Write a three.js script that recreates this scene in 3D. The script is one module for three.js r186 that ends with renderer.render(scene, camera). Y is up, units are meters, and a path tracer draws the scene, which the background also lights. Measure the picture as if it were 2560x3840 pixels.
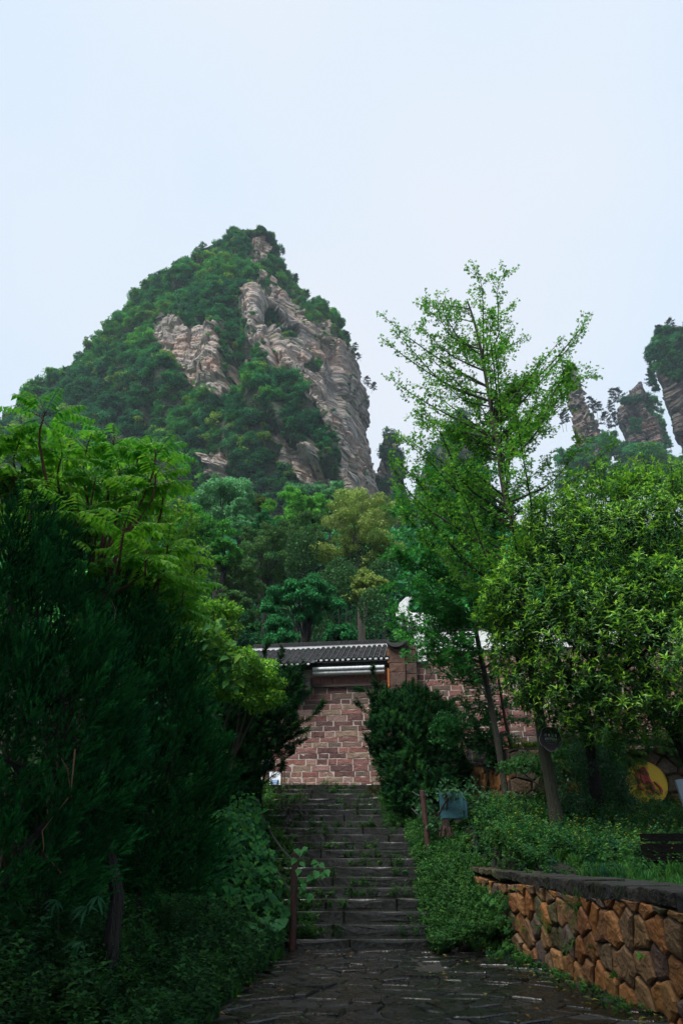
import * as THREE from 'three';
import { mergeGeometries } from 'three/addons/utils/BufferGeometryUtils.js';
import { ImprovedNoise } from 'three/addons/math/ImprovedNoise.js';

// ---------------------------------------------------------------- camera, sky, sun, exposure
const scene = new THREE.Scene();
const F = 2560, PITCH = 25.8 * Math.PI / 180, CP = Math.cos(PITCH), SP = Math.sin(PITCH), EYE = 1.6;
const camera = new THREE.PerspectiveCamera(73.74, 682 / 1024, 0.1, 4000);
camera.position.set(0, EYE, 0);
camera.rotation.set(PITCH, 0, 0);
camera.updateMatrixWorld();
const renderer = new THREE.WebGLRenderer({ antialias: true });
renderer.toneMapping = THREE.LinearToneMapping;
renderer.toneMappingExposure = 2.2;
renderer.shadowMap.enabled = true;
const noise = new ImprovedNoise();
const fbm = (x, y, z, o = 4) => { let s = 0, a = 1, t = 0; for (let i = 0; i < o; i++) { s += a * noise.noise(x, y, z); t += a; a *= 0.5; x *= 2.03; y *= 2.03; z *= 2.03; } return s / t; };
{ // thin even cloud: pale warm white thinning to blue in broad soft patches, the same all the way round
  const W = 512, H = 256, data = new Float32Array(W * H * 4);
  for (let r = 0; r < H; r++) for (let c = 0; c < W; c++) {
    const el = ((r + 0.5) / H - 0.5) * Math.PI, az = ((c + 0.5) / W - 0.5) * 2 * Math.PI;
    const x = Math.cos(el) * Math.cos(az), y = Math.sin(el), z = Math.cos(el) * Math.sin(az);
    let k = 0.22 + 0.9 * fbm(x * 1.5 + 3.1, y * 1.5 + 1.7, z * 1.5 + 5.2, 3) + 1.5 * Math.abs(x) ** 2;
    k = THREE.MathUtils.clamp(k, 0, 1);
    const o = (r * W + c) * 4;
    data[o] = THREE.MathUtils.lerp(0.392, 0.300, k);
    data[o + 1] = THREE.MathUtils.lerp(0.408, 0.382, k);
    data[o + 2] = THREE.MathUtils.lerp(0.440, 0.468, k);
    data[o + 3] = 1;
  }
  const sky = new THREE.DataTexture(data, W, H, THREE.RGBAFormat, THREE.FloatType);
  sky.mapping = THREE.EquirectangularReflectionMapping; sky.magFilter = sky.minFilter = THREE.LinearFilter; sky.needsUpdate = true;
  scene.background = sky; scene.environment = sky;
}
const sun = new THREE.DirectionalLight(new THREE.Color(1, 0.97, 0.92), 3.0);
sun.position.set(-100, 230, 70); sun.target.position.set(0, 0, -30);
sun.castShadow = true; sun.shadow.radius = 60;
Object.assign(sun.shadow.camera, { left: -200, right: 260, top: 320, bottom: -60, near: 1, far: 700 });
sun.shadow.mapSize.set(4096, 4096);
scene.add(sun, sun.target);
scene.fog = new THREE.FogExp2(new THREE.Color(0.72, 0.85, 1.0), 0.00019);

// ---------------------------------------------------------------- helpers
const V = (x, y, z) => new THREE.Vector3(x, y, z);
let seedState = 12345;
const seed = (s) => { seedState = s | 0; };
const R = () => { seedState = (seedState + 0x6d2b79f5) | 0; let t = Math.imul(seedState ^ (seedState >>> 15), 1 | seedState); t = (t + Math.imul(t ^ (t >>> 7), 61 | t)) ^ t; return ((t ^ (t >>> 14)) >>> 0) / 4294967296; };
const rr = (a, b) => a + (b - a) * R();
const lerp = THREE.MathUtils.lerp, clamp = THREE.MathUtils.clamp, smooth = THREE.MathUtils.smoothstep;
const gauss = () => (R() + R() + R() - 1.5) * 1.15;
// a photograph pixel (2560 x 3840) at a horizontal distance D from the eye, as a point of the place
function at(px, py, D) { const x = (px - 1280) / F, y = (1920 - py) / F, t = D / (CP - y * SP); return V(x * t, EYE + (y * CP + SP) * t, -D); }
function proj(p) { const Y = p.y - EYE, Z = -p.z, fw = Z * CP + Y * SP, up = Y * CP - Z * SP; return [1280 + F * p.x / fw, 1920 - F * up / fw]; }
function table(rows) { return (t) => { if (t <= rows[0][0]) return rows[0][1]; for (let i = 1; i < rows.length; i++) if (t <= rows[i][0]) return lerp(rows[i - 1][1], rows[i][1], (t - rows[i - 1][0]) / (rows[i][0] - rows[i - 1][0])); return rows[rows.length - 1][1]; }; }
function inPoly(x, y, p) { let c = false; for (let i = 0, j = p.length - 1; i < p.length; j = i++) if ((p[i][1] > y) !== (p[j][1] > y) && x < (p[j][0] - p[i][0]) * (y - p[i][1]) / (p[j][1] - p[i][1]) + p[i][0]) c = !c; return c; }
const used = {};
function numbered(name) { const n = used[name] ?? 0; used[name] = n + 1; return n ? name + '_' + String(n).padStart(3, '0') : name; }
function tag(o, label, category, group) { o.userData = { label, category }; if (group) o.userData.group = group; return o; }
function thing(name, label, category, pos = V(0, 0, 0), turn = 0, group) {
  const o = new THREE.Group(); o.name = numbered(name); o.position.copy(pos); o.rotation.y = turn; scene.add(o); return tag(o, label, category, group);
}
function part(name, geo, mat, parent, kind) { const m = new THREE.Mesh(geo, mat); m.name = name; m.castShadow = m.receiveShadow = true; parent.add(m); if (kind) m.userData.kind = kind; return m; }
function structure(name, geo, mat) { const m = part(name, geo, mat, scene, 'structure'); m.name = numbered(name); return m; }
function stuff(name, geo, mat, label, category) { const m = part(name, geo, mat, scene, 'stuff'); m.name = numbered(name); if (label) { m.userData.label = label; m.userData.category = category; } return m; }
function copyOf(o, pos, turn, scale, label, group) {
  const c = o.clone(); c.name = numbered(o.name.replace(/_\d{3}$/, '')); c.position.copy(pos); c.rotation.y = turn; if (scale) c.scale.setScalar(scale);
  c.userData = { ...o.userData, label: label ?? o.userData.label }; if (group) c.userData.group = group; scene.add(c); return c;
}
// collects coloured triangles
class Acc {
  constructor(uv) { this.p = []; this.c = []; this.uv = uv ? [] : null; }
  tri(a, b, c, k, ua, ub, uc) {
    this.p.push(a.x, a.y, a.z, b.x, b.y, b.z, c.x, c.y, c.z); this.c.push(k[0], k[1], k[2], k[0], k[1], k[2], k[0], k[1], k[2]);
    if (this.uv) this.uv.push(ua[0], ua[1], ub[0], ub[1], uc[0], uc[1]);
  }
  quad(a, b, c, d, k) { this.tri(a, b, c, k); this.tri(a, c, d, k); }
  // a leaf template (flat list x,y,z of triangles: x along, y up, z across) set at o along X with upper side Y
  leaf(t, o, X, Y, Z, sx, sz, k) {
    for (let i = 0; i < t.length; i += 3) {
      const a = t[i] * sx, b = t[i + 1] * sx, c = t[i + 2] * sz;
      this.p.push(o.x + X.x * a + Y.x * b + Z.x * c, o.y + X.y * a + Y.y * b + Z.y * c, o.z + X.z * a + Y.z * b + Z.z * c); this.c.push(k[0], k[1], k[2]);
    }
  }
  geo(normals) {
    const g = new THREE.BufferGeometry(); g.setAttribute('position', new THREE.Float32BufferAttribute(this.p, 3)); g.setAttribute('color', new THREE.Float32BufferAttribute(this.c, 3));
    if (this.uv) g.setAttribute('uv', new THREE.Float32BufferAttribute(this.uv, 2));
    if (normals) g.computeVertexNormals();
    return g;
  }
}
const T1 = V(0, 0, 0), T2 = V(0, 0, 0), T3 = V(0, 0, 0);
function frame(dir, up) { // [X, Y, Z] with X along dir, Y as near up as can be
  const X = dir.clone().normalize(), Z = X.clone().cross(up); if (Z.lengthSq() < 1e-6) Z.set(X.y, -X.x, 0.3).cross(X); Z.normalize(); const Y = Z.clone().cross(X); return [X, Y, Z];
}
const jit = (k, a) => { const s = 1 + gauss() * a, h = gauss() * a * 0.5; return [Math.max(0.002, k[0] * s * (1 + h)), Math.max(0.004, k[1] * s), Math.max(0.002, k[2] * s * (1 - h))]; };
const ORD = ['first', 'second', 'third', 'fourth', 'fifth', 'sixth', 'seventh', 'eighth', 'ninth', 'tenth', 'eleventh', 'twelfth', 'thirteenth', 'fourteenth', 'fifteenth', 'sixteenth', 'seventeenth', 'eighteenth', 'nineteenth'];
const mixc = (a, b, t) => [lerp(a[0], b[0], t), lerp(a[1], b[1], t), lerp(a[2], b[2], t)];
const rdir = () => { const z = rr(-1, 1), a = rr(0, 6.2832), s = Math.sqrt(1 - z * z); return V(s * Math.cos(a), z, s * Math.sin(a)); };
// leaf templates
const FLAT = (w, drop = 0.12, fold = 0.06) => [0, 0, 0, 0.42, fold, w, 0.5, 0, 0, 0.5, 0, 0, 0.42, fold, w, 1, -drop, 0, 0, 0, 0, 0.5, 0, 0, 0.42, fold, -w, 0.5, 0, 0, 1, -drop, 0, 0.42, fold, -w];
const LANCE = FLAT(0.5, 0.22, 0.09), OVAL = FLAT(0.5, 0.15, 0.07);
const LEAF2 = [0, 0, 0, 0.45, 0.04, 0.5, 1, -0.1, 0, 0, 0, 0, 1, -0.1, 0, 0.45, 0.04, -0.5];
const FAN = [0, 0, 0, 0.9, 0.1, 0.55, 1, -0.03, 0.04, 0, 0, 0, 1, -0.03, -0.04, 0.9, 0.1, -0.55];
const HEART = [0, 0, 0, -0.12, 0.02, 0.3, 0.3, 0.05, 0.5, 0, 0, 0, 0.3, 0.05, 0.5, 1, -0.2, 0, 0, 0, 0, 1, -0.2, 0, 0.3, 0.05, -0.5, 0, 0, 0, 0.3, 0.05, -0.5, -0.12, 0.02, -0.3];
const BLADE = [0, 0, -0.5, 0, 0, 0.5, 1, 0, 0];
// a tapered tube through points, with radii, as triangles into an Acc with uv (metres)
function limb(acc, pts, r0, r1, k, seg = 6, steps = 0) {
  const curve = new THREE.CatmullRomCurve3(pts), n = steps || Math.max(3, Math.ceil(curve.getLength() / 0.5)), rings = [];
  let len = 0, last = null;
  for (let i = 0; i <= n; i++) {
    const t = i / n, p = curve.getPoint(t), [X, Y, Z] = frame(curve.getTangent(t), Math.abs(curve.getTangent(t).y) > 0.95 ? V(1, 0, 0) : V(0, 1, 0)), r = lerp(r0, r1, t ** 0.8);
    if (last) len += last.distanceTo(p); last = p;
    const ring = []; for (let j = 0; j <= seg; j++) { const a = j / seg * 6.2832, q = r * (1 + 0.14 * noise.noise(p.x * 3 + Math.cos(a) * 2, p.y * 2.2, p.z * 3 + Math.sin(a) * 2)); ring.push({ v: p.clone().addScaledVector(Y, Math.cos(a) * q).addScaledVector(Z, Math.sin(a) * q), u: [j / seg * Math.PI * 2 * r0, len] }); }
    rings.push(ring);
  }
  for (let i = 0; i < n; i++) for (let j = 0; j < seg; j++) {
    const a = rings[i][j], b = rings[i][j + 1], c = rings[i + 1][j + 1], d = rings[i + 1][j];
    acc.tri(a.v, b.v, c.v, k, a.u, b.u, c.u); acc.tri(a.v, c.v, d.v, k, a.u, c.u, d.u);
  }
  return curve;
}
// textures, computed: value noise that tiles
function tex(n, fn, srgb) {
  const d = new Uint8Array(n * n * 4);
  for (let y = 0; y < n; y++) for (let x = 0; x < n; x++) { const c = fn(x / n, y / n); const o = (y * n + x) * 4; for (let i = 0; i < 3; i++) d[o + i] = clamp(Math.round((Array.isArray(c) ? c[i] : c) * 255), 0, 255); d[o + 3] = 255; }
  const t = new THREE.DataTexture(d, n, n); t.wrapS = t.wrapT = THREE.RepeatWrapping; t.magFilter = t.minFilter = THREE.LinearFilter; if (srgb) t.colorSpace = THREE.SRGBColorSpace; t.needsUpdate = true; return t;
}
const tn = (u, v, fx, fy, s = 0, o = 4) => { // tiling noise from a torus
  const a = u * 6.2832, b = v * 6.2832, kx = fx / 6.2832, ky = fy / 6.2832; return fbm(Math.cos(a) * kx + s, Math.sin(a) * kx + Math.cos(b) * ky * 1.01 + s * 2, Math.sin(b) * ky + s * 3, o);
};
const rep = (t, x, y = x) => { const c = t.clone(); c.repeat.set(x, y); c.needsUpdate = true; return c; };
const grainTex = tex(512, (u, v) => 0.80 + 0.5 * tn(u, v, 14, 14, 1, 5) + 0.25 * tn(u, v, 70, 70, 7, 2), false);
const roughBump = tex(512, (u, v) => 0.5 + 0.75 * tn(u, v, 12, 12, 3, 6), false);
const barkBump = tex(512, (u, v) => { const w = tn(u, v, 3, 5, 2, 3) * 0.35; return clamp(0.5 + 1.1 * tn(u + w * 0.08, v, 26, 5, 5, 4), 0, 1); }, false);
const strataBump = tex(512, (u, v) => { const w = v + 0.035 * tn(u, v, 4, 4, 9, 3); return clamp(0.5 + 0.9 * tn(u, w, 3, 34, 4, 4) + 0.35 * tn(u, w, 30, 20, 6, 3), 0, 1); }, false);
const chiselBump = tex(512, (u, v) => clamp(0.5 + 0.3 * Math.sin((u * 30 + v * 18 + tn(u, v, 6, 6, 2, 3) * 1.6) * 6.2832) * (0.5 + tn(u, v, 5, 5, 8, 2)) + 0.7 * tn(u, v, 20, 20, 3, 5), 0, 1), false);
const wetRough = tex(512, (u, v) => clamp(0.42 + 0.9 * tn(u, v, 9, 9, 11, 5), 0.12, 0.9), false);
const mossTex = tex(512, (u, v) => { const m = smooth(tn(u, v, 9, 9, 21, 5), 0.02, 0.16), g = 0.75 + 0.5 * tn(u, v, 60, 60, 4, 3); return m > 0 ? [lerp(0.72, 0.42, m) * g, lerp(0.70, 0.52, m) * g, lerp(0.68, 0.16, m) * g] : [0.72 * g, 0.70 * g, 0.68 * g]; }, true);
// materials
const std = (o) => new THREE.MeshStandardMaterial({ roughness: 0.9, side: THREE.DoubleSide, ...o });
const leafMat = (trans = 0.35, coat = 0.15, cr = 0.45, spec = 0.25) => new THREE.MeshPhysicalMaterial({ vertexColors: true, roughness: 0.92, transmission: trans, thickness: 0, clearcoat: coat, clearcoatRoughness: cr, side: THREE.DoubleSide, specularIntensity: spec });
const M = {
  bark: std({ vertexColors: true, bumpMap: rep(barkBump, 2, 2), bumpScale: 0.03, map: rep(grainTex, 3) }),
  rock: std({ vertexColors: true, flatShading: true, bumpMap: rep(strataBump, 1 / 14), bumpScale: 0.5, map: rep(grainTex, 1 / 9), roughness: 0.95 }),
  sandstone: std({ vertexColors: true, bumpMap: rep(chiselBump, 1.7), bumpScale: 0.02, map: rep(grainTex, 1.5) }),
  rubble: std({ vertexColors: true, bumpMap: rep(roughBump, 1.6), bumpScale: 0.014, map: rep(grainTex, 1.2), roughness: 0.75 }),
  step: new THREE.MeshPhysicalMaterial({ side: THREE.DoubleSide, clearcoat: 0.35, clearcoatRoughness: 0.3, vertexColors: true, bumpMap: rep(roughBump, 1.2), bumpScale: 0.007, map: rep(mossTex, 0.5), roughnessMap: rep(wetRough, 0.9), roughness: 0.6 }),
  cobble: new THREE.MeshPhysicalMaterial({ side: THREE.DoubleSide, clearcoat: 0.18, clearcoatRoughness: 0.4, vertexColors: true, bumpMap: rep(roughBump, 1.5), bumpScale: 0.012, map: rep(mossTex, 0.37), roughnessMap: rep(wetRough, 0.8), roughness: 0.6 }),
  coping: std({ vertexColors: true, bumpMap: rep(roughBump, 1.4), bumpScale: 0.02, map: rep(mossTex, 0.5), roughness: 0.9 }),
  mortar: std({ color: new THREE.Color(0.40, 0.35, 0.31), bumpMap: rep(roughBump, 3), bumpScale: 0.01 }),
  darkMortar: std({ color: new THREE.Color(0.035, 0.033, 0.028), bumpMap: rep(roughBump, 2), bumpScale: 0.04 }),
  plaster: std({ color: new THREE.Color(0.80, 0.82, 0.84), map: rep(grainTex, 0.7), bumpMap: rep(roughBump, 1), bumpScale: 0.006, roughness: 0.8 }),
  tile: std({ vertexColors: true, map: rep(grainTex, 2), bumpMap: rep(roughBump, 3), bumpScale: 0.006, roughness: 0.6 }),
  soil: std({ color: new THREE.Color(0.03, 0.028, 0.018), map: rep(mossTex, 0.3), bumpMap: rep(roughBump, 0.8), bumpScale: 0.06, roughness: 1 }),
  leafFar: leafMat(0.3, 0, 0.5, 0.12), leaf: leafMat(0.5, 0.12, 0.4), leafGloss: leafMat(0.42, 0.5, 0.22), needle: leafMat(0.15, 0, 0.5, 0.06), herb: leafMat(0.4, 0.08, 0.35, 0.15),
};
const plain = (r, g, b, o = {}) => std({ color: new THREE.Color(r, g, b), ...o });
// irregular stones: Voronoi cells of points in a rectangle
function cells(pts, x0, x1, y0, y1, ax = 1) {
  return pts.map((p, i) => {
    let poly = [[x0, y0], [x1, y0], [x1, y1], [x0, y1]];
    for (let j = 0; j < pts.length && poly.length; j++) {
      if (j === i) continue; const q = pts[j], dx = (q[0] - p[0]), dy = (q[1] - p[1]) * ax; if (dx * dx + dy * dy > 4 * 1.6) continue;
      const mx = (p[0] + q[0]) / 2, my = (p[1] + q[1]) / 2, nx = dx, ny = dy * ax, out = [];
      const side = (v) => (v[0] - mx) * nx + (v[1] - my) * ny;
      for (let k = 0; k < poly.length; k++) {
        const a = poly[k], b = poly[(k + 1) % poly.length], sa = side(a), sb = side(b);
        if (sa <= 0) out.push(a);
        if ((sa < 0 && sb > 0) || (sa > 0 && sb < 0)) { const t = sa / (sa - sb); out.push([lerp(a[0], b[0], t), lerp(a[1], b[1], t)]); }
      }
      poly = out;
    }
    return poly;
  });
}
// a stone or brick over a polygon (u, v), mapped by map(u, v, n) with n towards the viewer; rough front, and a bevel tint that can stand for sheen
function stone(poly, map, depth, proud, inset, rough, k, sub = 0.12, rings = [0.55], edgeSheen = null) {
  let cx = 0, cy = 0; for (const p of poly) { cx += p[0] / poly.length; cy += p[1] / poly.length; }
  const ring = [], so = R() * 90, uo = [R() * 7, R() * 7];
  for (let i = 0; i < poly.length; i++) {
    const a = poly[i], b = poly[(i + 1) % poly.length], L = Math.hypot(b[0] - a[0], b[1] - a[1]), n = Math.max(1, Math.min(8, Math.round(L / sub)));
    for (let j = 0; j < n; j++) { const t = j / n; ring.push([lerp(a[0], b[0], t) + gauss() * rough * 0.25, lerp(a[1], b[1], t) + gauss() * rough * 0.25]); }
  }
  const size = Math.min(...ring.map((p) => Math.hypot(p[0] - cx, p[1] - cy))), bev = Math.min(0.22 * size, 0.2 * proud + 0.008);
  const toC = (p, d) => { const L = Math.hypot(p[0] - cx, p[1] - cy) || 1, q = Math.max(0.15, 1 - d / L); return [cx + (p[0] - cx) * q, cy + (p[1] - cy) * q]; }, frac = (p, q) => [cx + (p[0] - cx) * q, cy + (p[1] - cy) * q];
  const hgt = (q) => proud + rough * 2.2 * fbm(q[0] * 5 + so, q[1] * 5, so, 3) + gauss() * rough * 0.25;
  const r0 = ring.map((p) => toC(p, inset)), r1 = ring.map((p) => toC(p, inset + bev * rr(0.7, 1.5))), N = ring.length, acc = new Acc(true);
  const P = (q, n) => map(q[0], q[1], n), U = (q, n = 0) => [q[0] + uo[0] + n * 0.3, q[1] + uo[1] + n * 0.6];
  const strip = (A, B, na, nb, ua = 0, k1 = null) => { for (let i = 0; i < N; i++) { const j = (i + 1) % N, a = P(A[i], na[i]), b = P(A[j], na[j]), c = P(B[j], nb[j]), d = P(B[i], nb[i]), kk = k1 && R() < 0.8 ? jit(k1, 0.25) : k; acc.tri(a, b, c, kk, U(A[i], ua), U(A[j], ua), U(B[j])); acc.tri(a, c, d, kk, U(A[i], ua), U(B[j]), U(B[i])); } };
  const h1 = r1.map((q) => hgt(q) - bev * 0.25), h0 = h1.map((h) => h - bev); strip(r0, r0, r0.map(() => -depth), h0, 1); strip(r0, r1, h0, h1, 0, edgeSheen);
  let last = r1, lh = h1; for (const f of rings) { const q = r1.map((p) => frac(p, f)), h = q.map(hgt); strip(last, q, lh, h); last = q; lh = h; }
  const hc = hgt([cx, cy]); for (let i = 0; i < N; i++) { const j = (i + 1) % N; acc.tri(P(last[i], lh[i]), P(last[j], lh[j]), P([cx, cy], hc), k, U(last[i]), U(last[j]), U([cx, cy])); }
  return acc.geo();
}
const box = (x0, x1, y0, y1, z0, z1) => { const g = new THREE.BoxGeometry(x1 - x0, y1 - y0, z1 - z0); g.translate((x0 + x1) / 2, (y0 + y1) / 2, (z0 + z1) / 2); return g; };
// leaves as objects: the `most` that show largest become parts named leaf, the rest one part of kind stuff
function leavesAsParts(root, leaves, tmpl, mat, most, restName) {
  const eye = camera.position, list = leaves.map((l) => { const d = l.o.distanceTo(eye), to = T1.copy(eye).sub(l.o).normalize(); return [l, l.sx * l.sz * (0.25 + Math.abs(to.dot(l.Y))) / (d * d) * (l.front ?? 1)]; }).sort((a, b) => b[1] - a[1]);
  const rest = new Acc(), tones = [];
  const geos = new Map(), inv = root.position;
  list.forEach(([l], i) => {
    if (i < most) {
      const key = l.k.map((c) => Math.round(c * 60)).join();
      if (!geos.has(key)) { const a = new Acc(); a.leaf(tmpl, V(0, 0, 0), V(1, 0, 0), V(0, 1, 0), V(0, 0, 1), 1, 1, l.k); geos.set(key, a.geo()); }
      const m = part('leaf', geos.get(key), mat, root);
      m.matrix.makeBasis(l.X, l.Y, l.Z).scale(T1.set(l.sx, l.sx, l.sz)).setPosition(l.o.x - inv.x, l.o.y - inv.y, l.o.z - inv.z); m.matrix.decompose(m.position, m.quaternion, m.scale);
    } else rest.leaf(tmpl, T2.copy(l.o).sub(inv), l.X, l.Y, l.Z, l.sx, l.sz, l.k);
  });
  part(restName, rest.geo(), mat, root, 'stuff');
}

// ---------------------------------------------------------------- ground, path, stairs
const partW = (name, geo, mat, root, kind) => { geo.translate(-root.position.x, -root.position.y, -root.position.z); return part(name, geo, mat, root, kind); };
const wallX = table([[3, 3.9], [7.5, 3.3], [12.45, 2.72], [15.2, 2.62], [18, 2.3], [40, 2.3]]);   // right edge of path and stairs, by distance
const laneL = table([[4, -1.5], [8.2, -1.25], [12.5, -0.85], [13.25, -0.95], [22.75, -2.7], [40, -2.7]]);
const wingX = table([[18.1, 4.25], [20.6, 3.7], [23, 3.2]]);
const stairY = (D) => clamp((D - 13.25) * 0.32 + 0.08, 0, 3.2);
function groundY(x, D) {
  const hill = D > 28 ? (D - 28) * 0.47 * smooth(D, 28, 44) : 0;
  const n = 0.12 * fbm(x * 0.5, D * 0.5, 2.2, 3);
  let y = D < 13.25 ? 0 : Math.min(3.2, (D - 13.25) * 0.32);
  if (D > 23) return y - 0.04 + hill + (D > 30 ? n * 14 * smooth(D, 30, 80) : 0);
  const rx = x - wallX(D), lx = laneL(D) - x;
  if (rx > 0.12) {
    const terrace = D > 18.2 && x > wingX(D) ? 3.72 : 1.06 + 0.22 * Math.max(0, Math.min(D, 19) - 12.2);
    y = lerp(y, terrace, smooth(rx, 0.12, D < 15 ? 0.3 : 0.9)) + n * smooth(rx, 0.5, 1.5) * (D < 11.5 ? 0.2 : 1);
  } else if (lx > 0) y += 0.55 * smooth(lx, 0, 1.6) + 0.10 * Math.max(0, lx - 1) + n * 2 * smooth(lx, 0.2, 1.2);
  else y -= 0.05;
  return y;
}
{
  const xs = [], zs = [];
  for (let x = -1500; x < -40; x *= 0.86) xs.push(x);
  for (let x = -40; x < -9; x += 2) xs.push(x); for (let x = -9; x < 14; x += 0.25) xs.push(x); for (let x = 14; x < 40; x += 2) xs.push(x);
  for (let x = 40; x < 1500; x *= 1.16) xs.push(x);
  for (let d = -400; d < -10; d *= 0.8) zs.push(d); for (let d = -10; d < 4; d += 1) zs.push(d); for (let d = 4; d < 26; d += 0.25) zs.push(d); for (let d = 26; d < 90; d += 2) zs.push(d); for (let d = 90; d < 1600; d *= 1.1) zs.push(d);
  const pos = [], uv = [], idx = [];
  for (const d of zs) for (const x of xs) { pos.push(x, groundY(x, Math.min(d, 190)) + Math.max(0, Math.min(d, 420) - 190) * 0.12, -d); uv.push(x, d); }
  const W = xs.length;
  for (let j = 0; j + 1 < zs.length; j++) for (let i = 0; i + 1 < W; i++) { const a = j * W + i; idx.push(a, a + 1, a + W, a + 1, a + W + 1, a + W); }
  const g = new THREE.BufferGeometry(); g.setAttribute('position', new THREE.Float32BufferAttribute(pos, 3)); g.setAttribute('uv', new THREE.Float32BufferAttribute(uv, 2)); g.setIndex(idx); g.computeVertexNormals();
  structure('ground', g, M.soil);
}
{ // the path of rough, wet, set stones
  seed(11);
  const path = structure('path', (() => { const pos = [], uv = [], idx = []; for (let d = 3; d <= 13.5; d += 0.5) for (const s of [0, 1]) { const x = s ? wallX(d) : laneL(d) - 0.35; pos.push(x, 0.004, -d); uv.push(x, d); } for (let i = 0; i + 3 < pos.length / 3; i += 2) idx.push(i, i + 1, i + 2, i + 1, i + 3, i + 2); const g = new THREE.BufferGeometry(); g.setAttribute('position', new THREE.Float32BufferAttribute(pos, 3)); g.setAttribute('uv', new THREE.Float32BufferAttribute(uv, 2)); g.setIndex(idx); g.computeVertexNormals(); return g; })(), M.darkMortar);
  const pts = []; for (let d = 2.2; d < 13.3; d += 0.27) for (let x = -2; x < 3.9; x += 0.4) if (R() < 0.86) pts.push([x + rr(-0.3, 0.3), d + rr(-0.2, 0.2)]);
  const tones = [[0.034, 0.033, 0.033], [0.026, 0.027, 0.028], [0.042, 0.038, 0.036], [0.044, 0.034, 0.028], [0.022, 0.024, 0.021]], late = [];
  let n = 0;
  const polys = cells(pts, -2, 3.9, 2, 13.3, 1.3).filter((p) => { if (p.length < 3) return false; let x = 0, d = 0; for (const q of p) { x += q[0] / p.length; d += q[1] / p.length; } return x > laneL(d) - 0.35 + rr(0, 0.3) && x < wallX(d) - 0.02; });
  const near = polys.map((p) => [p, Math.abs(p[0][1] - 9.6)]).sort((a, b) => a[1] - b[1]);
  for (const [p] of near) {
    const tx = gauss() * 0.05, ty = gauss() * 0.06, h = rr(0.008, 0.020), cx = p[0][0], cy = p[0][1];
    const g = stone(p, (u, v, k) => V(u, 0.006 + k + (k > 0 ? clamp((u - cx) * tx + (v - cy) * ty, -0.02, 0.03) : 0), -v), 0.05, h, 0.006, 0.004, jit(tones[Math.floor(R() * 5)], 0.14), 0.22);
    if (n++ < 300) part('cobble', g, M.cobble, path); else late.push(g);
  }
  if (late.length) part('cobbles', mergeGeometries(late), M.cobble, path, 'stuff');
}
{ // twenty steps of long weathered slabs, bearing a little to the left as they climb
  seed(21);
  const root = thing('stone_staircase', 'long flight of dark mossy stone steps climbing from the path to the brick wall', 'stairs', V(0, 0, -13.25));
  const tones = [[0.032, 0.034, 0.024], [0.022, 0.030, 0.014], [0.042, 0.040, 0.030], [0.025, 0.033, 0.016]];
  const right = table([[0, 1.62], [1, 1.85], [4, 1.7], [9, 1.72], [13, 1.45], [16, 1.2], [19, 0.98]]);
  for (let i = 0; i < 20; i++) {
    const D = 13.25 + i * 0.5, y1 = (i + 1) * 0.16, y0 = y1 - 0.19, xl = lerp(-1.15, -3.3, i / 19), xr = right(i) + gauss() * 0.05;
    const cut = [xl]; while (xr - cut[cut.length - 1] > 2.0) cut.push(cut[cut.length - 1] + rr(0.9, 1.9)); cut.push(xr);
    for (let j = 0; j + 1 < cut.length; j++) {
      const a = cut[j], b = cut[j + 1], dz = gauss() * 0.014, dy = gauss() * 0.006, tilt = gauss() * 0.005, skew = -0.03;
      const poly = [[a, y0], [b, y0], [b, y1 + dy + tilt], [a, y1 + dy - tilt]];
      partW('stone_slab', stone(poly, (u, v, n) => V(u, v, -D + n + dz - (u - a) * skew), 0.62, 0.06, 0.0015, 0.004, jit(tones[Math.floor(R() * 4)], 0.15), 0.3, [0.55], [0.13, 0.13, 0.12]), M.step, root);  // paler edge strips paint in the wet sky sheen along the noses
    }
  }
  // mossy block that ends the top steps on the right, and the stone off the first step
  const blk = (name, label, x0, x1, y0, y1, D, dep, k) => { const t = thing(name, label, 'stone', V((x0 + x1) / 2, y0, -D)); partW('block', stone([[x0, y0], [x1, y0], [x1, y1], [x0, y1]], (u, v, n) => V(u, v, -D + n), dep, 0.02, 0.004, 0.03, k, 0.12), M.step, t); };
  { const p = at(1440, 2945, 21.4), q = at(1375, 3010, 21.4); blk('stone_block', 'moss covered block at the right end of the topmost steps', q.x, p.x + 0.25, q.y - 0.2, p.y + 0.05, 21.6, 1.2, [0.055, 0.065, 0.02]); }
  { const p = at(1635, 3537, 12.9), q = at(1740, 3560, 12.9); blk('stone_block', 'low flat loose stone lying right of the bottom step', p.x, q.x, -0.03, 0.1, 12.9, 0.35, [0.05, 0.045, 0.04]); }
  { const g = box(-6, 9, 2.6, 3.19, -26.5, -23.1); structure('landing', g, M.darkMortar); }
}

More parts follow.
